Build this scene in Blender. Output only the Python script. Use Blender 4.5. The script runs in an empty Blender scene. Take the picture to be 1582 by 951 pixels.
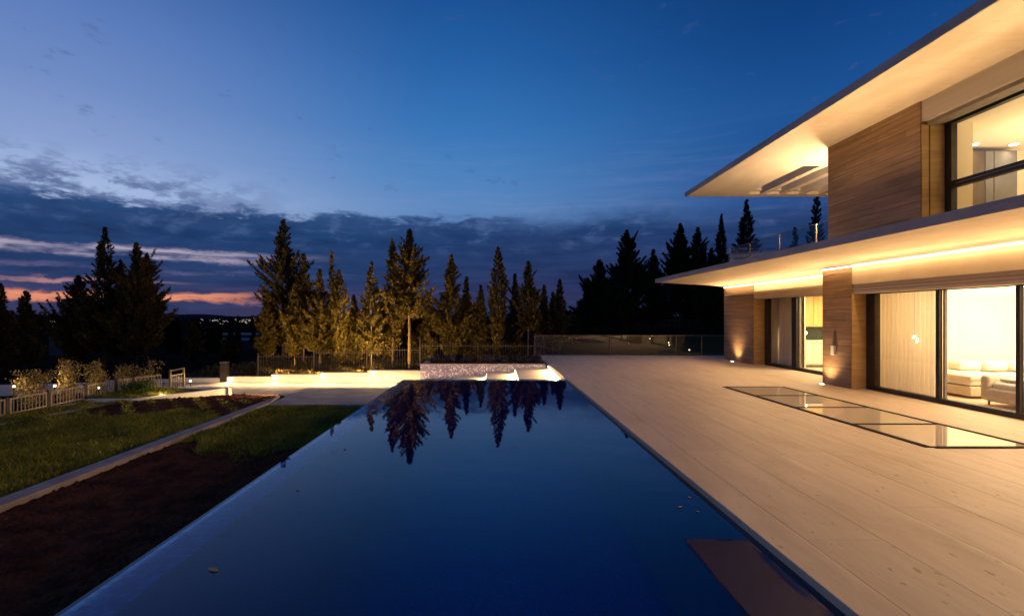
import bpy, math, random
import numpy as np
from mathutils import Vector, Matrix
R = math.radians
scene = bpy.context.scene
col = scene.collection

# ------------------------------------------------------------ camera
F, W_, H_, VX, VY, CH = 760.0, 1582.0, 951.0, 768.0, 487.0, 1.8
cam_d = bpy.data.cameras.new('camera'); cam = bpy.data.objects.new('camera', cam_d); col.objects.link(cam)
cam.location = (0, 0, CH); cam.rotation_euler = (R(90), 0, 0)
cam_d.sensor_width = 36.0; cam_d.lens = 36.0 * F / W_
cam_d.shift_x = (W_ / 2 - VX) / W_; cam_d.shift_y = (VY - H_ / 2) / W_
cam_d.clip_start = 0.05; cam_d.clip_end = 30000
scene.camera = cam

# ------------------------------------------------------------ node helpers
def lin(c):
    return tuple((v / 255 / 12.92 if v / 255 <= 0.04045 else ((v / 255 + 0.055) / 1.055) ** 2.4) for v in c)
class NT:
    def __init__(s, tree): s.t = tree; s.n = tree.nodes; s.l = tree.links
    def node(s, kind, **kw):
        n = s.n.new(kind)
        for k, v in kw.items(): setattr(n, k, v)
        return n
    def put(s, sock, v):
        if hasattr(v, 'is_output') or isinstance(v, bpy.types.NodeSocket): s.l.new(v, sock)
        elif isinstance(v, (tuple, list)) and len(v) == 3 and sock.type == 'RGBA': sock.default_value = (*v, 1)
        else: sock.default_value = v
    def m(s, op, a, b=0.0, c=0.0, clamp=False):
        n = s.node('ShaderNodeMath', operation=op, use_clamp=clamp)
        s.put(n.inputs[0], a); s.put(n.inputs[1], b); s.put(n.inputs[2], c)
        return n.outputs[0]
    def sstep(s, x, a, b):
        n = s.node('ShaderNodeMapRange', interpolation_type='SMOOTHSTEP')
        s.put(n.inputs[0], x); n.inputs[1].default_value = a; n.inputs[2].default_value = b
        n.inputs[3].default_value = 0; n.inputs[4].default_value = 1
        return n.outputs[0]
    def mr(s, x, a, b, c, d):
        n = s.node('ShaderNodeMapRange'); s.put(n.inputs[0], x)
        for i, v in enumerate((a, b, c, d)): n.inputs[i + 1].default_value = v
        return n.outputs[0]
    def mix(s, f, a, b):
        n = s.node('ShaderNodeMix', data_type='RGBA')
        s.put(n.inputs[0], f); s.put(n.inputs[6], a); s.put(n.inputs[7], b)
        return n.outputs[2]
    def mul(s, a, b, f=1.0):
        n = s.node('ShaderNodeMix', data_type='RGBA', blend_type='MULTIPLY')
        s.put(n.inputs[0], f); s.put(n.inputs[6], a); s.put(n.inputs[7], b)
        return n.outputs[2]
    def ramp(s, x, stops, interp='LINEAR'):
        n = s.node('ShaderNodeValToRGB'); r = n.color_ramp; r.interpolation = interp
        while len(r.elements) > 1: r.elements.remove(r.elements[0])
        r.elements[0].position = stops[0][0]; r.elements[0].color = (*stops[0][1], 1)
        for p, c in stops[1:]:
            e = r.elements.new(p); e.color = (*c, 1)
        s.put(n.inputs[0], x); return n.outputs[0]
    def noise(s, vec, scale=5.0, detail=4.0, rough=0.55, dist=0.0):
        n = s.node('ShaderNodeTexNoise'); s.put(n.inputs['Vector'], vec)
        n.inputs['Scale'].default_value = scale; n.inputs['Detail'].default_value = detail
        n.inputs['Roughness'].default_value = rough; n.inputs['Distortion'].default_value = dist
        return n.outputs[0]
    def xyz(s, x, y, z):
        n = s.node('ShaderNodeCombineXYZ'); s.put(n.inputs[0], x); s.put(n.inputs[1], y); s.put(n.inputs[2], z)
        return n.outputs[0]
    def sep(s, v):
        n = s.node('ShaderNodeSeparateXYZ'); s.put(n.inputs[0], v); return n.outputs
    def scale(s, v, sc):
        n = s.node('ShaderNodeMapping'); s.put(n.inputs[0], v); n.inputs[3].default_value = sc; return n.outputs[0]

# ------------------------------------------------------------ world: dusk sky with a low cloud bank
world = bpy.data.worlds.new('World'); scene.world = world; world.use_nodes = True
world.node_tree.nodes.clear(); n = NT(world.node_tree)
tc = n.node('ShaderNodeTexCoord'); d = n.sep(tc.outputs['Generated'])
az = n.m('MULTIPLY', n.m('ARCTAN2', d[0], d[1]), 57.2958)
el = n.m('MULTIPLY', n.m('ARCSINE', d[2]), 57.2958)
elr = n.m('DIVIDE', el, 90.0, clamp=True)
def sk(stops): return [(a / 90, lin(c)) for a, c in stops]
left = n.ramp(elr, sk([(0, (84, 78, 118)), (4, (128, 134, 182)), (8, (166, 188, 226)), (11.5, (166, 188, 226)), (15, (136, 160, 208)), (20, (112, 140, 196)), (25, (94, 126, 188)), (35, (36, 84, 150)), (60, (12, 46, 105)), (90, (6, 28, 75))]))
mid = n.ramp(elr, sk([(0, (62, 60, 102)), (8, (84, 112, 166)), (12, (94, 136, 190)), (16, (76, 130, 190)), (21, (54, 116, 182)), (27, (38, 98, 166)), (34, (24, 78, 144)), (50, (8, 44, 98)), (90, (5, 25, 66))]))
right = n.ramp(elr, sk([(0, (44, 50, 96)), (8, (46, 68, 122)), (14, (38, 84, 148)), (20, (28, 82, 148)), (27, (17, 65, 128)), (35, (11, 50, 106)), (60, (4, 26, 66)), (90, (3, 18, 50))]))
fl = n.sstep(az, -44.0, -4.0); fr = n.sstep(az, -6.0, 34.0)
base = n.mix(fr, n.mix(fl, left, mid), right)
azr = n.m('DIVIDE', az, 57.3); e2 = n.m('DIVIDE', el, 57.3)
cv = n.xyz(n.m('MULTIPLY', azr, 2.6), n.m('MULTIPLY', e2, 9.0), 0.0)
n1 = n.noise(cv, 2.2, 8, 0.58, 0.25)
cv2 = n.xyz(n.m('MULTIPLY', azr, 2.0), n.m('MULTIPLY', e2, 26.0), 3.0)
n2 = n.noise(cv2, 2.6, 7, 0.6, 0.6)
cv3 = n.xyz(n.m('MULTIPLY', azr, 7.0), n.m('MULTIPLY', e2, 18.0), 7.0)
n3 = n.noise(cv3, 2.4, 8, 0.62, 0.2)
# faint high veils brightening / darkening the clear sky
veil = n.sstep(n2, 0.45, 0.75)
base = n.mix(n.m('MULTIPLY', veil, n.m('MULTIPLY', n.sstep(el, 24.0, 10.0), 0.13)), base, lin((150, 158, 208)))
# small dark wisps floating above the bank
w_left = n.m('MULTIPLY', n.sstep(az, -18.0, -38.0), n.sstep(el, 15.5, 11.5))
wisp = n.m('MULTIPLY', n.sstep(n.m('ADD', n3, n.m('MULTIPLY', n.sstep(el, 14.5, 10.5), 0.12)), 0.47, 0.64), w_left)
w_hi = n.m('MULTIPLY', n.sstep(n3, 0.61, 0.72), n.sstep(el, 8.0, 14.0))
base = n.mix(n.m('MULTIPLY', wisp, 0.85), base, lin((78, 98, 146)))
base = n.mix(n.m('MULTIPLY', w_hi, 0.34), base, lin((70, 88, 140)))
# the bank
edge = n.m('ADD', n.m('ADD', el, n.m('MULTIPLY', n.m('SUBTRACT', n1, 0.5), -6.0)), n.m('MULTIPLY', n.m('SUBTRACT', n3, 0.5), -3.5))
edge = n.m('ADD', edge, n.m('MULTIPLY', n.sstep(az, -28.0, -46.0), 0.9))
bank_l = n.sstep(edge, 11.2, 10.3); bank_r = n.sstep(edge, 12.6, 9.0)
bank = n.m('ADD', n.m('MULTIPLY', bank_l, n.sstep(az, 8.0, -8.0)), n.m('MULTIPLY', bank_r, n.sstep(az, -8.0, 8.0)))
cl = n.ramp(elr, sk([(0, (54, 54, 88)), (2, (46, 56, 94)), (4, (34, 58, 100)), (6, (28, 58, 104)), (8, (28, 60, 106)), (10, (40, 72, 120)), (13, (58, 92, 144))]))
cr = n.ramp(elr, sk([(0, (42, 46, 82)), (3, (42, 48, 88)), (6, (36, 54, 98)), (10, (30, 60, 108)), (13, (38, 74, 126))]))
cc = n.mix(n.sstep(az, -22.0, 8.0), cl, cr)
cc = n.mix(n.m('MULTIPLY', n.sstep(n2, 0.40, 0.62), 0.20), cc, lin((58, 80, 130)))
cc = n.mix(n.m('MULTIPLY', n.sstep(n1, 0.52, 0.32), 0.6), cc, lin((22, 44, 82)))
cc = n.mix(n.m('MULTIPLY', n.m('MULTIPLY', n.sstep(n3, 0.50, 0.70), n.sstep(el, 5.5, 10.5)), 0.40), cc, lin((96, 122, 172)))
cc = n.mix(n.m('MULTIPLY', n.m('MULTIPLY', n.sstep(n3, 0.50, 0.30), n.sstep(el, 5.0, 8.0)), 0.35), cc, lin((20, 44, 86)))
sky = n.mix(bank, base, cc)
# bright gaps in the bank on the sunset side
def gap(c0, w0, az0, az1, th0, th1, colr, amt, nz):
    g = n.m('ABSOLUTE', n.m('SUBTRACT', n.m('ADD', n.m('ADD', el, n.m('MULTIPLY', n.m('SUBTRACT', n3, 0.5), 1.5)), n.m('MULTIPLY', n.m('SUBTRACT', n1, 0.5), 1.6)), c0))
    g = n.sstep(g, w0, w0 * 0.25)
    g = n.m('MULTIPLY', g, n.sstep(az, az1, az0)); g = n.m('MULTIPLY', g, n.sstep(n.m('ADD', n.m('MULTIPLY', nz, .6), n.m('MULTIPLY', n3, .4)), th0, th1))
    return n.m('MULTIPLY', g, amt), colr
for c0, w0, a0, a1, t0, t1, cl_, amt in ((5.9, 0.75, -34.0, -16.0, 0.36, 0.56, (176, 164, 188), 0.95),
                                         (4.3, 0.35, -30.0, -12.0, 0.40, 0.62, (112, 104, 144), 0.6),
                                         (3.2, 0.30, -38.0, -30.0, 0.44, 0.60, (198, 140, 140), 0.7),
                                         (1.75, 0.62, -33.0, -20.0, 0.30, 0.52, (236, 148, 112), 0.95),
                                         (2.5, 0.5, -6.0, 14.0, 0.42, 0.65, (86, 70, 112), 0.6)):
    f, c = gap(c0, w0, a0, a1, t0, t1, lin(cl_), amt, n2)
    sky = n.mix(f, sky, c)
sky = n.mix(n.sstep(el, 0.2, -1.5), sky, lin((14, 14, 22)))
nish = n.node('ShaderNodeTexSky', sky_type='NISHITA'); nish.sun_disc = False
nish.sun_elevation = R(0.5); nish.sun_rotation = R(-48); nish.air_density = 1.5; nish.ozone_density = 3.0
bg = n.node('ShaderNodeBackground'); n.put(bg.inputs[0], sky); bg.inputs[1].default_value = 1.0
bg2 = n.node('ShaderNodeBackground'); n.put(bg2.inputs[0], nish.outputs[0]); bg2.inputs[1].default_value = 0.0015
ad = n.node('ShaderNodeAddShader'); n.l.new(bg.outputs[0], ad.inputs[0]); n.l.new(bg2.outputs[0], ad.inputs[1])
out = n.node('ShaderNodeOutputWorld'); n.l.new(ad.outputs[0], out.inputs[0])

# last afterglow from the sunset side, very weak and broad
sd = bpy.data.lights.new('sun', 'SUN'); sd.energy = 0.03; sd.angle = R(25); sd.color = (1.0, 0.75, 0.7)
so = bpy.data.objects.new('sun', sd); col.objects.link(so)
so.rotation_euler = Vector((math.sin(R(48)), -math.cos(R(48)), -0.10)).to_track_quat('-Z', 'Y').to_euler()

scene.view_settings.view_transform = 'Standard'; scene.view_settings.look = 'None'
scene.view_settings.gamma = 1.0; scene.view_settings.use_curve_mapping = False
scene.view_settings.exposure = 0.0
try:
    scene.cycles.max_bounces = 8; scene.cycles.transparent_max_bounces = 16
    scene.cycles.sample_clamp_indirect = 3.0; scene.cycles.caustics_reflective = False
    scene.cycles.caustics_refractive = False
except Exception: pass

# ------------------------------------------------------------ materials
MAT = {}
def pmat(name, color, rough=0.6, metallic=0.0, spec=0.5, emis=None, estr=0.0):
    m = bpy.data.materials.new(name); m.use_nodes = True; MAT[name] = m
    b = m.node_tree.nodes['Principled BSDF']
    b.inputs['Base Color'].default_value = (*color, 1); b.inputs['Roughness'].default_value = rough
    b.inputs['Metallic'].default_value = metallic; b.inputs['Specular IOR Level'].default_value = spec
    if emis: b.inputs['Emission Color'].default_value = (*emis, 1); b.inputs['Emission Strength'].default_value = estr
    return m, NT(m.node_tree), b
def bump(k, b, h, strength, dist=0.01):
    n_ = k.node('ShaderNodeBump'); n_.inputs['Strength'].default_value = strength; n_.inputs['Distance'].default_value = dist
    k.put(n_.inputs['Height'], h); k.l.new(n_.outputs[0], b.inputs['Normal'])
def gen(k): return k.node('ShaderNodeTexCoord').outputs['Object']
def geo(k): return k.node('ShaderNodeNewGeometry').outputs['Position']

def noisy(name, c0, c1, rough=0.7, sc=4.0, bs=0.2, stretch=(1, 1, 1), detail=6, metallic=0.0, spec=0.4, lo=0.35, hi=0.65):
    m, k, b = pmat(name, c0, rough, metallic, spec)
    v = k.scale(geo(k), stretch); f = k.noise(v, sc, detail, 0.6)
    k.put(b.inputs['Base Color'], k.mix(k.sstep(f, lo, hi), c0, c1))
    bump(k, b, k.noise(v, sc * 6, 4, 0.6), bs)
    return m

def line_mask(k, x, period, width):      # 1 on the joint, 0 off it
    a = k.m('ABSOLUTE', k.m('SUBTRACT', k.m('FRACT', k.m('DIVIDE', x, period)), 0.5))
    return k.sstep(a, 0.5 - width / period, 0.5 - width / period * 0.35)

# travertine deck: long slabs along the pool with veins, pits, thin joints
m, k, b = pmat('travertine_deck', (.5, .4, .3), 0.55, 0, 0.35)
p = geo(k); s = k.sep(p)
warp = k.noise(k.scale(p, (0.8, 0.25, 1)), 1.3, 3, 0.5)
xw = k.m('ADD', s[0], k.m('MULTIPLY', warp, 0.5))
v1 = k.noise(k.xyz(k.m('MULTIPLY', xw, 4.2), k.m('MULTIPLY', s[1], 0.5), 0.0), 1.6, 8, 0.68)
v2 = k.noise(k.xyz(k.m('MULTIPLY', xw, 26.0), k.m('MULTIPLY', s[1], 2.2), 4.0), 1.3, 6, 0.7)
big = k.noise(k.scale(p, (1, .5, 1)), 0.6, 3, 0.5)
rowi = k.m('FLOOR', k.m('DIVIDE', s[0], 0.62))
slabid = k.m('FLOOR', k.m('ADD', k.m('DIVIDE', s[1], 2.6), k.m('MULTIPLY', rowi, 0.37)))
wn = k.node('ShaderNodeTexWhiteNoise'); wn.noise_dimensions = '2D'; k.put(wn.inputs['Vector'], k.xyz(rowi, slabid, 0.0))
c = k.mix(k.sstep(v1, .35, .72), (.58, .435, .29), (.53, .39, .255))
patch = k.sstep(k.noise(k.scale(p, (1.2, .5, 1)), 1.1, 4, .6), .42, .66)
c = k.mix(k.m('MULTIPLY', k.m('MULTIPLY', k.sstep(v2, .56, .74), .8), patch), c, (.25, .175, .12))
c = k.mix(k.m('MULTIPLY', k.sstep(big, .4, .65), .3), c, (.58, .435, .32))
stain = k.sstep(k.noise(k.scale(p, (.7, .35, 1)), 1.0, 5, .65, .4), .52, .70)
c = k.mul(c, k.mix(k.m('MULTIPLY', stain, .5), (1, 1, 1), (.72, .66, .60)))
c = k.mul(c, k.ramp(wn.outputs[0], [(0, (.95, .945, .94)), (1, (1.03, 1.025, 1.02))]))
j = k.m('MAXIMUM', k.m('MULTIPLY', line_mask(k, s[0], 0.62, 0.009), k.mr(k.noise(k.scale(p, (1, .3, 1)), 2.0, 2, .5), .3, .7, .35, 1.0)), k.m('MULTIPLY', line_mask(k, k.m('ADD', s[1], k.m('MULTIPLY', rowi, 0.962)), 2.6, 0.006), 0.30))
pit = k.sstep(k.noise(k.scale(p, (1, .45, 1)), 17, 2, 0.5), .67, .74)
j2 = k.m('MAXIMUM', k.m('MULTIPLY', j, 0.8), k.m('MULTIPLY', pit, 0.55))
k.put(b.inputs['Base Color'], k.mix(j2, c, (.10, .065, .045)))
k.put(b.inputs['Roughness'], k.mr(v1, .3, .7, .42, .66))
bump(k, b, k.m('SUBTRACT', k.m('MULTIPLY', v2, 0.3), j2), 0.35, 0.004)

# brown stone cladding with horizontal beds
m, k, b = pmat('brown_cladding', (.2, .12, .07), 0.62, 0, 0.3)
p = geo(k); s = k.sep(p)
hv = k.m('ADD', s[0], s[1])
v1 = k.noise(k.xyz(k.m('MULTIPLY', hv, 0.35), k.m('MULTIPLY', s[2], 9.0), 0.0), 1.8, 8, 0.66, 0.08)
v2 = k.noise(k.xyz(k.m('MULTIPLY', hv, 1.1), k.m('MULTIPLY', s[2], 46.0), 2.0), 1.0, 6, 0.65)
row = k.m('FLOOR', k.m('DIVIDE', s[2], 0.15))
wn = k.node('ShaderNodeTexWhiteNoise'); wn.noise_dimensions = '2D'
k.put(wn.inputs['Vector'], k.xyz(row, k.m('FLOOR', k.m('ADD', k.m('DIVIDE', hv, 1.2), k.m('MULTIPLY', row, .41))), 0.0))
c = k.mix(k.sstep(v1, .34, .68), (.33, .215, .13), (.21, .13, .08))
c = k.mix(k.m('MULTIPLY', k.sstep(v2, .48, .68), .85), c, (.14, .088, .055))
c = k.mul(c, k.ramp(wn.outputs[0], [(0, (.80, .80, .80)), (1, (1.1, 1.08, 1.06))]))
j = line_mask(k, s[2], 0.15, 0.007)
j = k.m('MAXIMUM', k.m('MULTIPLY', j, .7), k.m('MULTIPLY', line_mask(k, k.m('ADD', hv, k.m('MULTIPLY', row, .49)), 1.2, 0.005), .35))
k.put(b.inputs['Base Color'], k.mix(k.m('MULTIPLY', j, .75), c, (.04, .022, .014)))
bump(k, b, k.m('SUBTRACT', v2, j), 0.4, 0.006)

# board-marked pale concrete for soffits and fascias
m, k, b = pmat('pale_concrete', (.55, .47, .38), 0.75, 0, 0.2)
p = geo(k); s = k.sep(p)
f = k.noise(k.scale(p, (1, .4, 1)), 1.4, 7, 0.62); f2 = k.noise(k.scale(p, (1.0, 7, 1)), 1.0, 6, 0.65)
c = k.mix(k.sstep(f, .35, .65), (.56, .485, .40), (.47, .395, .315))
c = k.mix(k.m('MULTIPLY', k.sstep(f2, .52, .70), .35), c, (.38, .30, .225))
j = line_mask(k, s[1], 1.22, 0.008)
c = k.mix(k.m('MULTIPLY', j, .22), c, (.32, .25, .19))
k.put(b.inputs['Base Color'], c); bump(k, b, k.noise(p, 14, 5, .6), 0.15, 0.005)

noisy('fascia_stone', (.42, .36, .32), (.33, .28, .25), 0.7, 2.2, .15, (1, .5, 2))
noisy('peach_plaster', (.66, .54, .41), (.60, .48, .355), 0.8, 1.5, .08)
noisy('white_render', (.72, .68, .60), (.62, .57, .49), 0.85, 1.6, .15)
noisy('shutter_grey', (.46, .40, .365), (.42, .36, .33), 0.5, 1.0, .03, (1, .2, 8))
noisy('golden_cladding', (.46, .30, .12), (.36, .22, .08), 0.6, 1.6, .1, (1, 1, 9))
noisy('pale_step', (.76, .66, .52), (.68, .58, .45), 0.6, 2.0, .1)
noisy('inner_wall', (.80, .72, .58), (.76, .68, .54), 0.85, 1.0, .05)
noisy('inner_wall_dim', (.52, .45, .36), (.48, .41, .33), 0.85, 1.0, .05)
noisy('inner_floor', (.60, .50, .38), (.52, .42, .31), 0.35, 1.5, .03, (4, 1, 1))
noisy('dark_metal', (.018, .015, .014), (.030, .026, .024), 0.4, 6, .05, metallic=0.3)
noisy('taupe_metal', (.22, .18, .155), (.18, .145, .12), 0.55, 6, .05, metallic=0.2)
noisy('fence_metal', (.12, .09, .055), (.08, .06, .04), 0.5, 8, .05, metallic=0.2)
noisy('fence_wood', (.30, .24, .18), (.20, .155, .115), 0.75, 7, .2, (1, 1, .3))
noisy('fence_post_dark', (.02, .015, .012), (.035, .026, .02), 0.7, 7, .2)
noisy('path_stone', (.42, .36, .30), (.30, .25, .20), 0.7, 1.6, .2)
noisy('kerb_concrete', (.36, .29, .255), (.26, .20, .175), 0.8, 3.0, .3)
noisy('soil', (.13, .042, .020), (.055, .020, .011), 0.95, 3.0, 1.0, detail=10, spec=0.05)
noisy('lawn_ground', (.060, .080, .014), (.075, .050, .020), 0.95, 1.6, 0.8, detail=9, spec=0.05)
noisy('terrain', (.026, .022, .012), (.012, .010, .007), 1.0, 0.25, 0.6, detail=9, spec=0.0)
noisy('garden_lawn', (.050, .052, .016), (.075, .048, .022), 1.0, 0.35, 0.5, detail=8, spec=0.0)
noisy('bark', (.17, .115, .075), (.09, .06, .04), 0.9, 6, .8, (1, 1, .2))
noisy('trunk_dark', (.05, .04, .03), (.03, .022, .018), 0.9, 6, .8, (1, 1, .2))
noisy('curtain_cloth', (.70, .60, .45), (.64, .54, .40), 0.9, 2.0, .03)
noisy('sofa_cloth', (.62, .52, .38), (.55, .45, .32), 0.9, 12, .2)
noisy('cushion_cloth', (.72, .66, .56), (.66, .6, .5), 0.9, 14, .2)
noisy('kitchen_wood', (.52, .37, .13), (.42, .28, .09), 0.45, 1.5, .05, (6, 6, .6))
noisy('kitchen_white', (.62, .62, .50), (.58, .58, .46), 0.35, 1.0, .02)
noisy('backsplash', (.045, .06, .045), (.03, .04, .03), 0.25, 2.0, .03)
noisy('wardrobe_wood', (.10, .068, .036), (.07, .048, .026), 0.5, 1.5, .05, (5, 5, .5))
noisy('far_wall', (.06, .06, .07), (.04, .04, .05), 0.85, .4, .1)
noisy('far_roof', (.10, .11, .14), (.07, .08, .1), 0.8, .4, .1)
noisy('far_hills', (.030, .038, .060), (.022, .03, .05), 0.95, .002, .1, spec=0.0)
noisy('dead_leaf', (.32, .27, .15), (.22, .16, .08), 0.7, 20, .1)
noisy('plastic_white', (.70, .66, .6), (.66, .62, .56), 0.4, 2, .02)
noisy('tv_grey', (.17, .165, .16), (.13, .125, .12), 0.25, 1, .02)

# pool mosaics (small square tiles with per-tile variation)
def mosaic(name, c0, c1, c2, tile=0.025, rough=0.25, estr=0.0):
    m, k, b = pmat(name, c0, rough, 0, 0.5)
    p = geo(k); s = k.sep(p)
    fx = k.m('FLOOR', k.m('DIVIDE', s[0], tile)); fy = k.m('FLOOR', k.m('DIVIDE', s[1], tile)); fz = k.m('FLOOR', k.m('DIVIDE', s[2], tile))
    wn = k.node('ShaderNodeTexWhiteNoise'); wn.noise_dimensions = '3D'; k.put(wn.inputs['Vector'], k.xyz(fx, fy, fz))
    c = k.ramp(wn.outputs[0], [(0, c0), (.55, c1), (.9, c2), (1, tuple(min(1, v * 1.5) for v in c2))])
    k.put(b.inputs['Base Color'], c)
    return m
mosaic('pool_mosaic', (.003, .15, .50), (.005, .19, .60), (.010, .25, .72), 0.03)
mosaic('ledge_mosaic', (.05, .14, .46), (.22, .40, .85), (.75, .85, 1.0), 0.05)
mosaic('wall_mosaic', (.14, .12, .21), (.20, .18, .29), (.42, .38, .52), 0.045, 0.3)

# water: fresnel mirror over a blue-tinted clear volume
m = bpy.data.materials.new('pool_water'); m.use_nodes = True; MAT['pool_water'] = m
m.node_tree.nodes.clear(); k = NT(m.node_tree)
p = geo(k)
rip = k.m('ADD', k.noise(p, 1.6, 3, .5), k.m('MULTIPLY', k.noise(k.scale(p, (1, .6, 1)), 7.0, 3, .5), .22))
bp = k.node('ShaderNodeBump'); bp.inputs['Strength'].default_value = 0.04; bp.inputs['Distance'].default_value = 0.012; k.put(bp.inputs['Height'], rip)
fr_ = k.node('ShaderNodeFresnel'); fr_.inputs[0].default_value = 1.38; k.l.new(bp.outputs[0], fr_.inputs[1])
gl = k.node('ShaderNodeBsdfGlossy'); gl.inputs['Roughness'].default_value = 0.015; gl.inputs['Color'].default_value = (1, 1, 1, 1); k.l.new(bp.outputs[0], gl.inputs['Normal'])
tr = k.node('ShaderNodeBsdfTransparent'); tr.inputs[0].default_value = (.40, .78, 1.0, 1)
mx = k.node('ShaderNodeMixShader'); k.l.new(fr_.outputs[0], mx.inputs[0]); k.l.new(tr.outputs[0], mx.inputs[1]); k.l.new(gl.outputs[0], mx.inputs[2])
o_ = k.node('ShaderNodeOutputMaterial'); k.l.new(mx.outputs[0], o_.inputs[0])

def glass(name, tint, ior=1.5, rough=0.0, boost=1.0):
    m = bpy.data.materials.new(name); m.use_nodes = True; MAT[name] = m
    m.node_tree.nodes.clear(); k = NT(m.node_tree)
    lw = k.node('ShaderNodeLayerWeight'); lw.inputs[0].default_value = .5
    f0 = ((ior - 1) / (ior + 1)) ** 2
    f = k.m('MULTIPLY', k.m('ADD', k.m('MULTIPLY', k.m('POWER', lw.outputs['Facing'], 5.0), 1 - f0), f0), 1.7 * boost, clamp=True)
    gl = k.node('ShaderNodeBsdfGlossy'); gl.inputs['Roughness'].default_value = rough
    tr = k.node('ShaderNodeBsdfTransparent'); tr.inputs[0].default_value = (*tint, 1)
    mx = k.node('ShaderNodeMixShader'); k.l.new(f, mx.inputs[0]); k.l.new(tr.outputs[0], mx.inputs[1]); k.l.new(gl.outputs[0], mx.inputs[2])
    o_ = k.node('ShaderNodeOutputMaterial'); k.l.new(mx.outputs[0], o_.inputs[0])
glass('window_glass', (.95, .95, .92))
glass('rail_glass', (.80, .84, .84), 1.6)
glass('balcony_glass', (.66, .70, .72), 1.75)
noisy('skylight_frame', (.02, .016, .013), (.03, .024, .02), 0.9, 6, .0, spec=0.05)
# walk-on skylight glass: glossy face, soffit reflection put into its pale tan colour
m, k, b = pmat('skylight_glass', (.62, .50, .35), 0.02, 0, 1.0)
b.inputs['IOR'].default_value = 2.3
def emit(name, color, strength):
    m, k, b = pmat(name, (.8, .7, .5), .5, 0, .3, color, strength); return m
WARM = (1.0, .62, .26); WARM2 = (1.0, .72, .42)
emit('led_warm', WARM2, 9.0)
emit('led_soft', WARM, 4.0)
emit('lamp_glow', (1, .78, .5), 14.0)
emit('garden_glow', (1, .72, .40), 5.0)
emit('far_window', (1, .62, .3), 2.2)
emit('city_glow', (.85, .80, .95), 1.0)
emit('city_glow_warm', (1, .72, .45), 1.3)

def foliage(name, c0, c1, c2, trans=0.25):
    m, k, b = pmat(name, c0, .7, 0, .2)
    g = k.node('ShaderNodeNewGeometry')
    c = k.ramp(g.outputs['Random Per Island'], [(0, c0), (.45, tuple(v * .8 for v in c1)), (.85, c1), (1, c2)])
    big = k.noise(g.outputs['Position'], 1.1, 3, .6)
    c = k.mul(c, k.ramp(big, [(.3, (.6, .6, .6)), (.7, (1.35, 1.25, 1.1))]))
    k.put(b.inputs['Base Color'], c)
    return m
foliage('needles', (.018, .017, .005), (.075, .060, .014), (.19, .135, .032))
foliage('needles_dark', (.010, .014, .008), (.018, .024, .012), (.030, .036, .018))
foliage('grass', (.10, .125, .014), (.24, .25, .030), (.36, .31, .07))
foliage('shrub_leaf', (.09, .075, .030), (.19, .15, .06), (.34, .27, .12))
foliage('bed_leaf', (.022, .024, .040), (.035, .030, .060), (.07, .06, .11))
foliage('scrub_leaf', (.05, .040, .018), (.10, .078, .032), (.20, .15, .07))
foliage('hedge_leaf', (.025, .055, .015), (.05, .09, .02), (.09, .13, .03))

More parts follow.
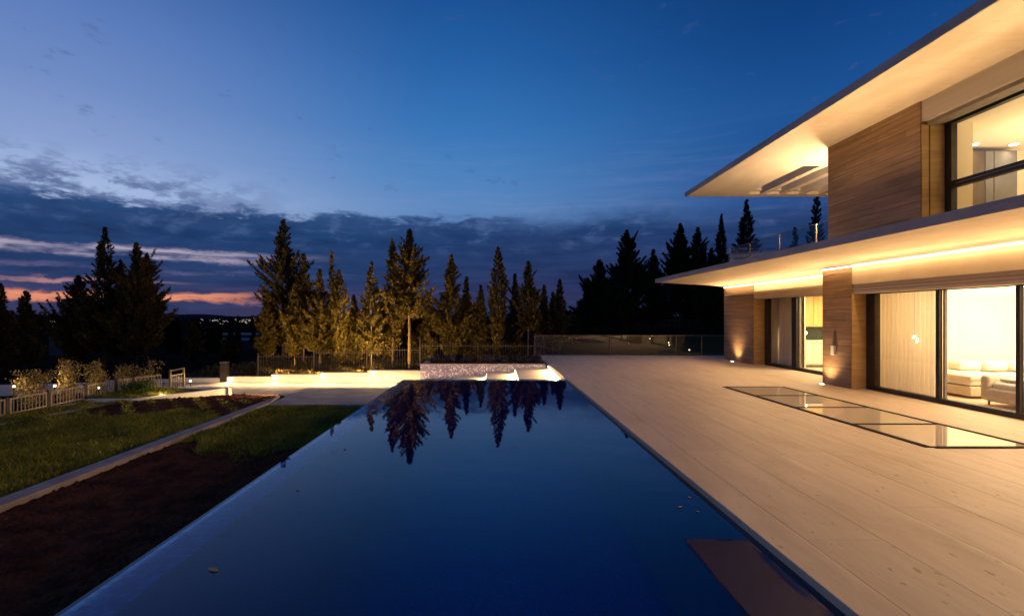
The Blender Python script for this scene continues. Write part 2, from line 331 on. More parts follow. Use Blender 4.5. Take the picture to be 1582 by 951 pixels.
# ------------------------------------------------------------ mesh helpers
class MB:
    def __init__(s): s.v = []; s.f = []
    def box(s, x0, x1, y0, y1, z0, z1):
        b = len(s.v)
        s.v += [(x0, y0, z0), (x1, y0, z0), (x1, y1, z0), (x0, y1, z0), (x0, y0, z1), (x1, y0, z1), (x1, y1, z1), (x0, y1, z1)]
        s.f += [(b, b + 3, b + 2, b + 1), (b + 4, b + 5, b + 6, b + 7), (b, b + 1, b + 5, b + 4), (b + 1, b + 2, b + 6, b + 5), (b + 2, b + 3, b + 7, b + 6), (b + 3, b, b + 4, b + 7)]
        return s
    def prism(s, poly, z0, z1):             # CCW polygon in XY
        b = len(s.v); n_ = len(poly)
        zt = z1 if isinstance(z1, (list, tuple)) else [z1] * n_
        s.v += [(x, y, z0) for x, y in poly] + [(x, y, zt[i]) for i, (x, y) in enumerate(poly)]
        s.f.append(tuple(b + i for i in reversed(range(n_)))); s.f.append(tuple(b + n_ + i for i in range(n_)))
        for i in range(n_):
            j_ = (i + 1) % n_; s.f.append((b + i, b + j_, b + n_ + j_, b + n_ + i))
        return s
    def extrude_y(s, prof, y0, y1):         # profile in XZ, CCW seen from -Y
        b = len(s.v); n_ = len(prof)
        s.v += [(x, y0, z) for x, z in prof] + [(x, y1, z) for x, z in prof]
        s.f.append(tuple(b + i for i in range(n_))); s.f.append(tuple(b + n_ + i for i in reversed(range(n_))))
        for i in range(n_):
            j_ = (i + 1) % n_; s.f.append((b + i, b + n_ + i, b + n_ + j_, b + j_))
        return s
    def beam(s, a, b_, w, h):
        a = Vector(a); c = Vector(b_); d = (c - a); L = d.length; d.normalize()
        up = Vector((0, 0, 1)) if abs(d.z) < .95 else Vector((0, 1, 0))
        sx = d.cross(up).normalized() * w / 2; sy = sx.cross(d).normalized() * h / 2
        i = len(s.v)
        for q in (a, c):
            for u, v in ((-1, -1), (1, -1), (1, 1), (-1, 1)): s.v.append(tuple(q + sx * u + sy * v))
        s.f += [(i, i + 3, i + 2, i + 1), (i + 4, i + 5, i + 6, i + 7)] + [(i + j_, i + (j_ + 1) % 4, i + 4 + (j_ + 1) % 4, i + 4 + j_) for j_ in range(4)]
        return s
    def tube(s, pts, rad, n_=8):
        i0 = len(s.v); pts = [Vector(p_) for p_ in pts]
        for q, p_ in enumerate(pts):
            t = (pts[min(q + 1, len(pts) - 1)] - pts[max(q - 1, 0)]).normalized()
            ax = t.cross(Vector((0.13, 1, 0.07))).normalized(); ay = t.cross(ax)
            r = rad[q] if isinstance(rad, (list, tuple)) else rad
            for a in range(n_):
                an = 2 * math.pi * a / n_
                s.v.append(tuple(p_ + ax * math.cos(an) * r + ay * math.sin(an) * r))
        for q in range(len(pts) - 1):
            for a in range(n_):
                b_ = (a + 1) % n_; u = i0 + q * n_
                s.f.append((u + a, u + b_, u + n_ + b_, u + n_ + a))
        s.f.append(tuple(i0 + a for a in reversed(range(n_)))); s.f.append(tuple(i0 + (len(pts) - 1) * n_ + a for a in range(n_)))
        return s
    def build(s, name, mat, parent=None, bevel=0.0, smooth=False, seg=2):
        me = bpy.data.meshes.new(name); me.from_pydata(s.v, [], s.f); me.update()
        if smooth:
            me.polygons.foreach_set('use_smooth', [True] * len(me.polygons))
        me.materials.append(MAT[mat]); o = bpy.data.objects.new(name, me); col.objects.link(o)
        if parent is not None:
            o.parent = parent; o.matrix_parent_inverse = Matrix.Translation(-Vector(parent.location)) if parent.type == 'EMPTY' else Matrix()
        if bevel:
            bv = o.modifiers.new('bevel', 'BEVEL'); bv.width = bevel; bv.segments = seg; bv.limit_method = 'ANGLE'
        return o
def raw(name, V, Fc, mat, parent=None):      # numpy quads / tris
    me = bpy.data.meshes.new(name); nv = len(V); nf, kf = Fc.shape
    me.vertices.add(nv); me.vertices.foreach_set('co', V.astype(np.float32).ravel())
    me.loops.add(nf * kf); me.loops.foreach_set('vertex_index', Fc.astype(np.int32).ravel())
    me.polygons.add(nf); me.polygons.foreach_set('loop_start', np.arange(0, nf * kf, kf, dtype=np.int32))
    me.update(calc_edges=True); me.materials.append(MAT[mat])
    o = bpy.data.objects.new(name, me); col.objects.link(o)
    if parent is not None:
        o.parent = parent
        if parent.type == 'EMPTY': o.matrix_parent_inverse = Matrix.Translation(-Vector(parent.location))
    return o
def tag(o, label=None, cat=None, group=None, kind=None):
    if label: o['label'] = label
    if cat: o['category'] = cat
    if group: o['group'] = group
    if kind: o['kind'] = kind
    return o
def thing(name, loc, label, cat, group=None):
    o = bpy.data.objects.new(name, None); col.objects.link(o); o.location = loc; o.empty_display_size = .2
    return tag(o, label, cat, group)
def struct(o): o['kind'] = 'structure'; return o
def copy_tree(o, parent=None):
    c_ = o.copy(); col.objects.link(c_)
    if parent is not None: c_.parent = parent; c_.matrix_parent_inverse = o.matrix_parent_inverse.copy()
    for ch in list(o.children): copy_tree(ch, c_)
    return c_
def lamp(name, kind, loc, energy, color, parent, size=0.1, size_y=None, aim=None, spot=None, spread=None, blend=0.6, axis=(0, 1, 0)):
    ld = bpy.data.lights.new(name, kind); ld.energy = energy; ld.color = color
    if kind == 'AREA':
        ld.size = size
        if size_y: ld.shape = 'RECTANGLE'; ld.size_y = size_y
        if spread: ld.spread = spread
    else: ld.shadow_soft_size = size
    if kind == 'SPOT': ld.spot_size = spot; ld.spot_blend = blend
    o = bpy.data.objects.new(name, ld); col.objects.link(o); o.location = loc
    if aim is not None:
        zz = -Vector(aim).normalized(); yy = Vector(axis); yy = (yy - zz * yy.dot(zz))
        if yy.length < 1e-3: yy = Vector((1, 0, 0)) - zz * zz.x
        yy.normalize(); xx = yy.cross(zz)
        o.rotation_euler = Matrix((xx, yy, zz)).transposed().to_euler()
    if parent is not None: o.parent = parent; o.matrix_parent_inverse = Matrix.Translation(-Vector(parent.location)) if parent.type == 'EMPTY' else Matrix()
    return o
def ss(a, b, x): 
    t = np.clip((x - a) / (b - a), 0, 1); return t * t * (3 - 2 * t)

# ============================================================ SETTING
# ---- terrain: one sheet to the horizon
def hgt(x, y):
    x = np.asarray(x, float); y = np.asarray(y, float)
    lf = -1.5 - 0.05 * np.clip(y - 33, 0, 870) - 0.02 * np.clip(-x - 14, 0, 60) - .12 * np.sin(x * .21) * np.sin(y * .17)
    rt = -.35 + 1.25 * ss(38, 62, y) - 0.06 * np.clip(y - 140, 0, 700) + .06 * np.sin(x * .5 + y * .21)
    s_ = ss(0.5, 4.5, x - 0.03 * y)
    z = lf * (1 - s_) + rt * s_
    site = (x > -12.9) & (y < 20.0) & (x < 45)
    site2 = (x > 2.2) & (y < 22.0) & (x < 45)
    return np.where(site | site2, -3.0, z)
def axis(lo, fine0, fine1, hi, step, g=1.16):
    a = list(np.arange(fine0, fine1 + 1e-6, step)); s_ = step; x = fine1
    while x < hi: s_ *= g; x += s_; a.append(x)
    s_ = step; x = fine0
    while x > lo: s_ *= g; x -= s_; a.insert(0, x)
    return np.array(a)
ax_ = axis(-7000, -32, 34, 7000, 0.62); ay_ = axis(-300, -2, 70, 10500, 0.62)
GX, GY = np.meshgrid(ax_, ay_); GZ = hgt(GX, GY)
V = np.stack([GX, GY, GZ], -1).reshape(-1, 3); nx, ny = len(ax_), len(ay_)
ii = (np.arange(ny - 1)[:, None] * nx + np.arange(nx - 1)[None]).ravel()
struct(raw('terrain', V, np.stack([ii, ii + 1, ii + nx + 1, ii + nx], -1), 'terrain'))
# distant ridge
rng = np.random.default_rng(5)
hx = np.linspace(-11000, 9000, 160); hz = -45 + 55 + 38 * np.sin(hx * .0011) * np.sin(hx * .00037 + 1) + 12 * np.sin(hx * .0052) + 4 * rng.random(160)
hb = MB()
for i in range(159):
    j_ = len(hb.v); x0, x1 = hx[i], hx[i + 1]
    hb.v += [(x0, 9200, -60), (x1, 9200, -60), (x1, 9700, hz[i + 1]), (x0, 9700, hz[i]), (x1, 10400, -60), (x0, 10400, -60)]
    hb.f += [(j_, j_ + 1, j_ + 2, j_ + 3), (j_ + 3, j_ + 2, j_ + 4, j_ + 5)]
struct(hb.build('hills', 'far_hills'))

# ---- pool (basin, water) and deck
PXL, PY0, PY1 = -2.755, -4.0, 14.40
def dk(y): return 1.83 + (22.4 - y) * 0.0175       # deck edge
WZ = -0.06
pb = MB()
pb.prism([(PXL + .32, PY0), (2.5, PY0), (2.5, PY1), (PXL + .32, PY1)], -2.1, -2.0)
pb.box(PXL + .25, PXL + .33, PY0, PY1, -2.0, -0.13)
pb.box(PXL + .33, 2.4, PY1 - .25, PY1 - .17, -2.0, -0.085)
pb.box(PXL + .33, 2.4, PY0, PY0 + .1, -2.0, -0.085)
pb.prism([(dk(PY0) + .02, PY0 + .1), (dk(PY0) + .2, PY0 + .1), (dk(PY1) + .2, PY1 - .25), (dk(PY1) + .02, PY1 - .25)], -2.0, -0.135)
struct(pb.build('pool_basin', 'pool_mosaic'))
lb = MB(); lb.box(PXL, PXL + .25, PY0, PY1, -1.2, -0.0875); lb.box(PXL + .25, PXL + .33, PY0, PY1 - .25, -0.129, -0.0875)
lb.box(PXL + .25, 1.92, PY1 - .17, PY1, -1.2, -0.0875)
struct(lb.build('pool_overflow_wall', 'ledge_mosaic'))
wb = MB(); i = 0
wb.v = [(PXL + .004, PY0 + .01, WZ), (dk(PY0) + .1, PY0 + .01, WZ), (dk(PY1) + .1, PY1 - .004, WZ), (PXL + .004, PY1 - .004, WZ)]; wb.f = [(0, 1, 2, 3)]
struct(wb.build('pool_water', 'pool_water'))

db = MB()
DY1 = 22.35
db.prism([(dk(-4), -4), (dk(-4), -13.5), (18, -13.5), (18, DY1), (dk(DY1), DY1)], -.12, 0)
struct(db.build('terrace', 'travertine_deck', bevel=.006))
sb_ = MB(); sb_.prism([(dk(-4) + .06, -13.4), (18, -13.4), (18, DY1 - .06), (dk(DY1) + .06, DY1 - .06)], -1.7, -.1205)
struct(sb_.build('terrace_base', 'white_render'))

# ---- lower garden level on the left
LZ = -0.72
def sheet(name, poly, z, mat, n_=1, th=.3):
    return struct(MB().prism(poly, z - th, z).build(name, mat))
sheet('soil_bed', [(-6.42, -4), (PXL - .003, -4), (PXL - .003, 13.76), (-6.42, 13.76)], LZ - .03, 'soil')
sheet('lawn', [(-12.35, -4), (-6.72, -4), (-6.72, 15.6), (-8.0, 15.85), (-10.6, 14.62), (-12.1, 14.6)], LZ - .03, 'lawn_ground')
sheet('garden_kerb', [(-6.715, -4), (-6.425, -4), (-6.425, 13.9), (-6.715, 15.2)], LZ + .06, 'kerb_concrete')
sheet('path', [(-12.4, 14.63), (-10.63, 14.63), (-8.03, 15.9), (-6.72, 15.63), (-6.715, 15.205), (-6.4, 13.8), (PXL - .004, 13.8), (-2.75, 19.55), (-12.9, 19.55)], -.85, 'path_stone')
st = MB().prism([(-6.41, 13.77), (PXL - .006, 13.77), (PXL - .006, 16.9), (-6.62, 16.9)], -.78, -.69).build('paved_landing', 'path_stone', bevel=.008); struct(st)
struct(MB().prism([(-6.35, 13.83), (PXL - .01, 13.83), (PXL - .01, 16.78), (-6.5, 16.78)], -.849, -.7805).build('landing_base', 'kerb_concrete'))

# uneven turned soil: clods scattered over the beds (uncountable)
def clods(name, n_, xr, yr, z, mat, label, smin, smax, keep=None, seed=3):
    r = np.random.default_rng(seed)
    x = r.uniform(*xr, n_); y = r.uniform(*yr, n_)
    if keep is not None: q = keep(x, y); x, y = x[q], y[q]
    n_ = len(x); s_ = r.uniform(smin, smax, n_) ** 1.0
    base_ = np.array([[-1, -1, 0], [1, -1, 0], [1, 1, 0], [-1, 1, 0], [0, 0, .9]], float)
    a = r.uniform(0, 6.28, n_); ca, sa = np.cos(a), np.sin(a)
    P = base_[None] * s_[:, None, None] * r.uniform(.6, 1.4, (n_, 5, 3))
    X = P[..., 0] * ca[:, None] - P[..., 1] * sa[:, None] + x[:, None]; Y = P[..., 0] * sa[:, None] + P[..., 1] * ca[:, None] + y[:, None]
    Vv = np.stack([X, Y, z + P[..., 2] - .004], -1).reshape(-1, 3)
    t = np.array([[0, 1, 4], [1, 2, 4], [2, 3, 4], [3, 0, 4]]); Ff = (np.arange(n_)[:, None, None] * 5 + t[None]).reshape(-1, 3)
    return tag(raw(name, Vv, Ff, mat), label, 'soil', kind='stuff')
clods('soil_clods', 15000, (-6.4, -2.85), (0, 9.8), LZ - .03, 'soil', 'loose reddish brown soil clods along the pool wall', .010, .045)
clods('soil_clods', 9000, (-11.0, -6.8), (12.3, 15.8), LZ - .03, 'soil', 'freshly dug dark soil between the lawn and the white planter', .015, .07,
      keep=lambda x, y: (y > 12.6 + .5 * np.sin(x * 2.1)) & (y < np.where(x < -8.0, 14.62 + (x + 10.6) * .47, 15.6)), seed=8)

# grass blades
def grass(name, n_, xr, yr, z, h0, h1, keep, label, seed):
    r = np.random.default_rng(seed); x = r.uniform(*xr, n_); y = r.uniform(*yr, n_)
    pn = np.sin(x * 2.3 + 1.7 * np.sin(y * 1.1)) * np.sin(y * 1.9 + np.sin(x * 1.3)) + .5 * np.sin(x * 6.1) * np.sin(y * 5.3)
    q = keep(x, y) & (r.random(n_) < .62 + .4 * pn); x, y, pn = x[q], y[q], pn[q]; n_ = len(x)
    a = r.uniform(0, 6.28, n_); w = r.uniform(.008, .018, n_); h = r.uniform(h0, h1, n_) * (1 + .35 * pn); le = r.normal(0, .5, (n_, 2)) * h[:, None]
    dx, dy = np.cos(a) * w, np.sin(a) * w; z0 = np.full(n_, z)
    Vv = np.stack([np.stack([x - dx, y - dy, z0], -1), np.stack([x + dx, y + dy, z0], -1), np.stack([x + le[:, 0], y + le[:, 1], z0 + h], -1)], 1).reshape(-1, 3)
    return tag(raw(name, Vv, np.arange(n_ * 3).reshape(-1, 3), 'grass'), label, 'grass', kind='stuff')
grass('lawn_grass', 190000, (-12.2, -6.75), (3.5, 14.6), LZ - .03, .03, .11, lambda x, y: ~((y > 12.6 + .5 * np.sin(x * 2.1)) & (x > -10.9)) | (np.sin(x * 9) * np.sin(y * 7) > .6), 'patchy green lawn between the picket fence and the kerb', 1)
grass('bed_grass', 70000, (-6.4, -2.9), (8.2, 13.7), LZ - .03, .03, .10, lambda x, y: y > 9.3 + .6 * np.sin(x * 1.7) + .25 * np.sin(x * 6), 'dim grass between the kerb and the pool, before the paved landing', 2)

# ============================================================ WHITE WALLS
wall = thing('retaining_wall', (-6, 18.7, -.85), 'long white rendered wall stepping down to the left behind the lit path', 'wall')
YW = 19.6
segs = [(-2.86, -5.10, -.385), (-5.10, -7.09, -.475), (-7.09, -9.0, -.55), (-9.0, -10.78, -.64)]
for x1, x0, zt in segs:
    MB().box(x0 + .001, x1, YW, YW + .22, -1.6, zt).build('wall_segment', 'white_render', wall, bevel=.008)
    lx = x0 + .1
    MB().box(lx, lx + .10, YW - .05, YW - .002, zt - .17, zt - .06).build('wall_light', 'lamp_glow', wall, bevel=.01)
    lamp('wall_light_glow', 'SPOT', (lx + .05, YW - .14, zt - .04), 30, (1, .64, .28), wall, .05, aim=(0, -.75, -.8), spot=R(165), blend=.7)
lamp('strip_fill_glow', 'AREA', (-6.9, YW - .75, -.40), 210, (1, .63, .27), wall, .05, 7.6, aim=(0, 0, -1), axis=(1, 0, 0))  # added fill over the path along the wall, has no fitting
wall2 = MB().box(-13.0, -11.06, YW + .02, YW + .24, -1.6, -.70).build('retaining_wall', 'white_render', bevel=.008)
tag(wall2, 'short low white wall between the picket fence end and the dark gate post', 'wall')
# LED tucked under the landing edge, washing the path and the wall foot
ls = thing('step_light_strip', (-4.7, 16.9, -.8), 'warm linear light under the far edge of the paved landing', 'strip light')
MB().box(-6.45, -2.95, 16.79, 16.815, -.825, -.80).build('diffuser', 'led_warm', ls)
lamp('strip_fill_glow', 'AREA', (-4.7, 16.94, -.72), 140, (1, .64, .27), ls, .05, 3.4, aim=(0, 1, -.75), axis=(1, 0, 0))
lamp('strip_fill_glow', 'AREA', (-6.8, 15.9, -.50), 60, (1, .64, .27), ls, .05, .5, aim=(-1, -.3, -.1), spread=R(110))  # added fill aimed at the planter face, separate from the landing strip

# planter wall
plp = [(-8.6, 16.0), (-10.35, 16.3), (-12.15, 16.3), (-12.15, 14.6), (-10.62, 14.56)]
pl = MB()
def wallrun(mb, pts, th, z0, z1s):
    for (a, b_), (za, zb) in zip(zip(pts[:-1], pts[1:]), zip(z1s[:-1], z1s[1:])):
        A = Vector((*a, 0)); B = Vector((*b_, 0)); d_ = (B - A).normalized(); nn = Vector((-d_.y, d_.x, 0)) * th
        mb.prism([(A.x, A.y), (B.x, B.y), (B.x + nn.x, B.y + nn.y), (A.x + nn.x, A.y + nn.y)], z0, [za, zb, zb, za])
wallrun(pl, [(-10.7, 14.5), (-8.6, 15.95)], .16, -1.3, [-.66, -.53])
wallrun(pl, [(-8.62, 15.98), (-10.4, 16.32)], .14, -1.3, [-.532, -.56])
wallrun(pl, [(-12.1, 14.42), (-10.72, 14.5)], .14, -1.3, [-.66, -.66])
tag(pl.build('planter_wall', 'white_render', bevel=.008), 'wedge shaped white planter wall glowing beside the dug soil', 'planter')
struct(MB().prism([(-12.2, 14.6), (-10.75, 14.66), (-8.8, 16.0), (-10.4, 16.2), (-12.2, 16.2)], -1.2, [-.72, -.70, -.60, -.60, -.62]).build('planter_lawn', 'lawn_ground'))
grass('planter_grass', 9000, (-12.1, -8.9), (14.6, 16.2), -.66, .04, .12, lambda x, y: (y > 14.75 + (x + 10.7) * .66), 'short grass growing inside the white planter', 4)

# ============================================================ POOL STEPS + MOSAIC WALL
steps = thing('pool_steps', (0, 16.4, -.7), 'wide lit stone steps going down to the left behind the pool', 'steps')
ex = [1.88, .67, -.37, -1.41, -2.72]
for q in range(4):
    zt = -.145 - q * .135
    MB().box(ex[q + 1], ex[q] - (.0 if q == 0 else .03) + (.03 if q else 0), 14.62, 18.2, zt - .135 if q < 3 else -1.2, zt).build('step', 'pale_step', steps, bevel=.004)
    MB().box(ex[q] - .020, ex[q] - .004, 14.66, 18.16, zt + .05, zt + .07).build('led_strip', 'led_warm', steps)
    lamp('step_glow', 'AREA', (ex[q] - .09, 16.1, zt + .10), (110, 85, 65, 45)[q], (1, .62, .26), steps, .04, 2.7, aim=(-.8, 0, -1))
MB().box(-2.70, 1.84, 14.63, 18.19, -1.7, -.70).build('base', 'white_render', steps)
MB().box(-2.745, -2.722, 14.7, 18.1, -.66, -.64).build('led_strip', 'led_warm', steps)
lamp('step_glow', 'AREA', (-2.79, 16.4, -.64), 60, (1, .64, .28), steps, .04, 3.4, aim=(-1, 0, -.45))
mw = MB().box(-2.84, 1.80, 18.21, 18.42, -1.5, -.02).build('mosaic_wall', 'wall_mosaic', bevel=.006)
tag(mw, 'low mauve mosaic wall behind the lit steps', 'wall')
MB().box(-2.85, 1.80, 18.205, 18.43, -.0195, .006).build('coping', 'kerb_concrete', mw)
MB().box(-2.84, -2.66, 18.425, 19.84, -1.5, -.03).build('side_wall', 'white_render', mw)
struct(MB().box(-2.655, 2.0, 18.425, 20.2, -1.5, -.10).build('planting_bed', 'soil'))

# ============================================================ FENCES
mf = thing('metal_fence', (-4, 19.4, -.9), 'tall see-through fence of thin dark vertical bars under the lit trees', 'fence')
pans = [(-9.9, -7.6, -.9, .18), (-7.6, -5.4, -.8, .34), (-5.4, -3.2, -.7, .45), (-3.2, -.8, -.5, .62), (-.8, 1.85, -.3, .62)]
for x0, x1, z0, z1 in pans:
    p_ = MB(); x = x0 + .1
    while x < x1: p_.box(x - .006, x + .006, 20.41, 20.425, z0, z1 + .03); x += .105
    p_.box(x0, x1, 20.39, 20.409, z1 - .10, z1 - .075); p_.box(x0, x1, 20.39, 20.409, z0 + .06, z0 + .085)
    p_.build('bar_panel', 'fence_metal', mf)
    MB().box(x0 - .025, x0 + .025, 20.37, 20.42, -1.6, z1 + (.06 if x0 != -3.2 else .3)).build('post', 'fence_metal', mf)
gp = thing('gate_post', (-10.93, 19.7, -.9), 'dark square gate post between two low white walls', 'post')
MB().box(-11.05, -10.80, 19.6, 19.84, -1.4, -.10).build('post', 'fence_post_dark', gp, bevel=.01)
MB().box(-11.07, -10.78, 19.58, 19.86, -.0999, -.06).build('cap', 'fence_metal', gp, bevel=.006)

# low picket fence along the left of the lawn
pf = thing('picket_fence', (-12.2, 12, LZ), 'low pale picket fence with dark posts on the left of the lawn', 'fence')
def fx(y): return -12.2 + .45 * max(0, y - 16.3)
fy = [5.5, 6.65, 7.8, 8.9, 10, 11.1, 12.25, 13.38, 14.58, 15.75, 16.4, 17.3]
for a, b_ in zip(fy[:-1], fy[1:]):
    za = LZ - .05; top = .54
    pn = MB(); A = (fx(a), a); B = (fx(b_), b_); L = b_ - a
    t0, t1 = .06 / L, 1 - .06 / L
    def P(t, z): return (A[0] + (B[0] - A[0]) * t, A[1] + (B[1] - A[1]) * t, z)
    pn.beam(P(t0, za + .12), P(t1, za + .12), .028, .035); pn.beam(P(t0, za + top - .06), P(t1, za + top - .06), .028, .035)
    pn.beam(P(t0 + .01, za + .03), P(t0 + .01, za + top - .04), .045, .045); pn.beam(P(t1 - .01, za + .03), P(t1 - .01, za + top - .04), .03, .03)
    nn = int(L / .105)
    for q in range(1, nn):
        t = t0 + (t1 - t0) * q / nn; pn.beam(P(t, za + .05), P(t, za + top - (.0 if q % 2 else .035)), .018, .016)
    pn.build('picket_panel', 'fence_wood', pf)
    MB().box(A[0] - .03, A[0] + .03, a - .05, a + .03, -1.2, za + top + .005).build('post', 'fence_post_dark', pf, bevel=.006)
fb = MB()
for a, b_ in zip(fy[:-1], fy[1:]): fb.beam((fx(a), a, LZ - .05), (fx(b_), b_, LZ - .05), .12, .1)
fb.build('base_rail', 'kerb_concrete', pf)
# gate-like end frame with higher top
ef = MB(); 
for y_ in (17.45, 18.2): ef.box(-11.63, -11.57, y_ - .03, y_ + .03, -1.2, -.12)
ef.box(-11.62, -11.58, 17.48, 18.17, -.18, -.14); ef.box(-11.61, -11.59, 17.48, 18.17, -.36, -.33)
for q in range(6): ef.box(-11.61, -11.59, 17.56 + q * .1, 17.575 + q * .1, -.8, -.361)
ef.build('end_frame', 'fence_metal', pf)
sheet('lawn_edging', [(-12.0, 5), (-11.9, 5), (-11.45, 11.6), (-11.0, 14.2), (-11.08, 14.2), (-11.55, 11.6)], LZ + .01, 'kerb_concrete')

# garden lights (small ground spots / bollards)
def garden_light(loc, label, power, hh=.18, aim=None, group='small warm garden lights'):
    t = thing('garden_light', loc, label, 'garden light', group); x, y, z = loc
    MB().tube([(x, y, z), (x, y, z + hh)], .018, 8).build('stem', 'dark_metal', t)
    MB().tube([(x, y, z + hh), (x, y, z + hh + .055)], [.036, .03], 12).build('glowing_head', 'garden_glow', t)
    if power: lamp('garden_glow', 'POINT', (x, y, z + hh + .18), power, (1, .66, .30), t, .06)
    return t
garden_light((-11.35, 18.2, -.83), 'small glowing light at the far end of the picket fence', 14)
garden_light((-10.3, 15.1, -.72), 'tiny spotlight in the grass of the white planter', 10, .05)
# the low outer wall with lights beyond the picket fence
ow = thing('outer_wall', (-18, 20.4, -1.7), 'long low pale wall in the dark beyond the picket fence', 'wall')
for a, b_, zt in (((-26, 19.7), (-17.2, 21.5), -1.14), ((-17.2, 21.5), (-12.4, 22.4), -1.05)):
    w_ = MB(); wallrun(w_, [a, b_], .18, -2.4, [zt, zt]); w_.build('wall_segment', 'white_render', ow, bevel=.006)
garden_light((-16.5, 16.8, -.95), 'bright light on the low outer wall, leftmost in the garden', 36, .30)
garden_light((-15.2, 16.9, -.95), 'light half hidden in leaves where the outer wall passes the first shrub', 36, .30)
garden_light((-13.7, 16.9, -.85), 'dim light at the foot of the shrub behind the middle of the picket fence', 22, .14)

# ============================================================ PLANTS
def leaves(r, P, D, ln, wd):
    n_ = len(P); D = D / np.linalg.norm(D, axis=1, keepdims=True)
    U = r.normal(size=(n_, 3)); S = np.cross(D, U); S /= np.linalg.norm(S, axis=1, keepdims=True) + 1e-9
    ln = ln[:, None]; wd = wd[:, None]
    a = P; b_ = P + D * ln * .5 + S * wd; c_ = P + D * ln; d_ = P + D * ln * .5 - S * wd
    return np.stack([a, b_, c_, d_], 1).reshape(-1, 3), np.arange(n_ * 4).reshape(-1, 4)
def conifer(name, x, y, top, width, style, label, mat='needles', group=None, crown=.22, seed=1, base=None, dens=1.0, trunkmat='bark', lean=0.0):
    r = np.random.default_rng(seed); z0 = float(hgt(x, y)) - .1 if base is None else base
    Ht = top - z0; t = thing(name, (x, y, z0), label, 'tree', group)
    crown = crown * .62 if crown < .33 else crown; nb = int((185 if style == 'ragged' else 240) * dens); cz = crown * Ht
    P, D, Ls, Wd = [], [], [], []
    tb = MB(); wob = r.normal(0, .035 * Ht / 7, 2)
    def axis_pt(s_): return np.array([x + wob[0] * math.sin(s_ * 3) + lean * s_, y + wob[1] * math.sin(s_ * 2.4), z0 + s_ * Ht])
    pts = [axis_pt(q / 10) for q in range(10)] + [axis_pt(.985)]
    tr = (.0125 if crown > .37 else .0085) * Ht; tb.tube([tuple(q) for q in pts], [tr * (1.15 - .98 * (q / 10)) for q in range(11)], 7)
    lobes = r.uniform(0, 6.28, 4); lobt = r.uniform(.25, .9, 7); loba = r.uniform(0, 6.28, 7)
    for q in range(nb):
        u = (q + r.random()) / nb; s_ = crown + (1 - crown) * u
        az_ = r.uniform(0, 6.28)
        if style == 'ragged':
            prof = (1 - u) ** 1.08 * (.38 + .62 * min(1, u / .26)) * 1.36 + .015
            g = 1 + .28 * math.sin(3 * az_ + lobes[0] + 9 * u) + .25 * math.sin(14 * u + lobes[1])
            ln_ = width * prof * g * r.choice([.55, .85, 1.0, 1.08]) * r.uniform(.9, 1.1)
            for lt, la in zip(lobt, loba):
                if abs(u - lt) < .022 and math.cos(az_ - la) > .3: ln_ *= 1.28
            elv = R(r.uniform(-4, 24) + 26 * u); curve = .38
            kk = int((36 + 95 * ln_ / max(width, .1)) * (width / 1.2) ** .6 * dens ** .5); sg = (.055 * width ** .5 + .02) * (1.1 - .6 * u)
        elif style == 'cypress':
            prof = (math.sin(min(1, u * 1.25 + .12) * math.pi / 2) if u < .55 else ((1 - u) / .45) ** .9) + .01
            ln_ = width * prof * r.uniform(.75, 1.03); elv = R(r.uniform(40, 66)) * (1 - .3 * u); curve = .1
            kk = int(34 * (width / .5) ** .6); sg = .07 * width ** .5 * (1.15 - .85 * u)
        else:   # spire: fir-like, tidy
            prof = (1 - u) ** .95 * (.45 + .55 * min(1, u / .2)) * 1.18 + .015
            ln_ = width * prof * r.uniform(.7, 1.1) * (1 + .16 * math.sin(26 * u)); elv = R(r.uniform(0, 24) + 22 * u); curve = .35
            kk = int((24 + 60 * ln_ / width) * (width / 1.2) ** .6); sg = (.05 * width ** .5 + .015) * (1.1 - .6 * u)
        if style == 'round':
            prof = math.sqrt(max(.02, 1 - (2 * u - .9) ** 2 * .9)); ln_ = width * prof * r.uniform(.8, 1.05); elv = R(r.uniform(-10, 40)); curve = .1; kk = 60; sg = .12 * width
        o = axis_pt(s_); h_ = np.array([math.cos(az_), math.sin(az_), 0])
        if style == 'cypress': ln_ = ln_ ; 
        dirv = h_ * math.cos(elv) + np.array([0, 0, math.sin(elv)])
        if style == 'cypress': dirv = h_ + np.array([0, 0, math.tan(elv)]) ; 
        ssx = r.uniform(.12, 1, kk) ** .7; jit = r.normal(0, sg, (kk, 3)) * (1.3 - ssx[:, None] * 1.0)
        pp = o + dirv[None] * (ssx * ln_)[:, None] + np.array([0, 0, 1])[None] * (curve * ln_ * ssx ** 2)[:, None] + jit
        if style == 'cypress': pp[:, 2] = np.minimum(pp[:, 2], top + .0)
        P.append(pp); D.append(dirv[None] + np.array([0, 0, .5]) + r.normal(0, .45, (kk, 3)))
        if style == 'ragged' and ln_ > .5 * width and q % 2 == 0:
            tip = o + dirv * ln_ * .7 + np.array([0, 0, curve * ln_ * .49]); md = o + dirv * ln_ * .5 + np.array([0, 0, curve * ln_ * .25])
            tb.tube([tuple(o), tuple(md), tuple(tip)], [tr * .28 * (1.1 - u), tr * .17 * (1.1 - u), .004], 4)
    P = np.concatenate(P); D = np.concatenate(D); nn = len(P); sc = (y / 30) ** .6
    hfr = np.clip((P[:, 2] - z0) / Ht, 0, 1); kp = P[:, 2] < top - .02; P, D, hfr = P[kp], D[kp], hfr[kp]; nn = len(P)
    lsc = sc * (1 - .55 * hfr ** 2)
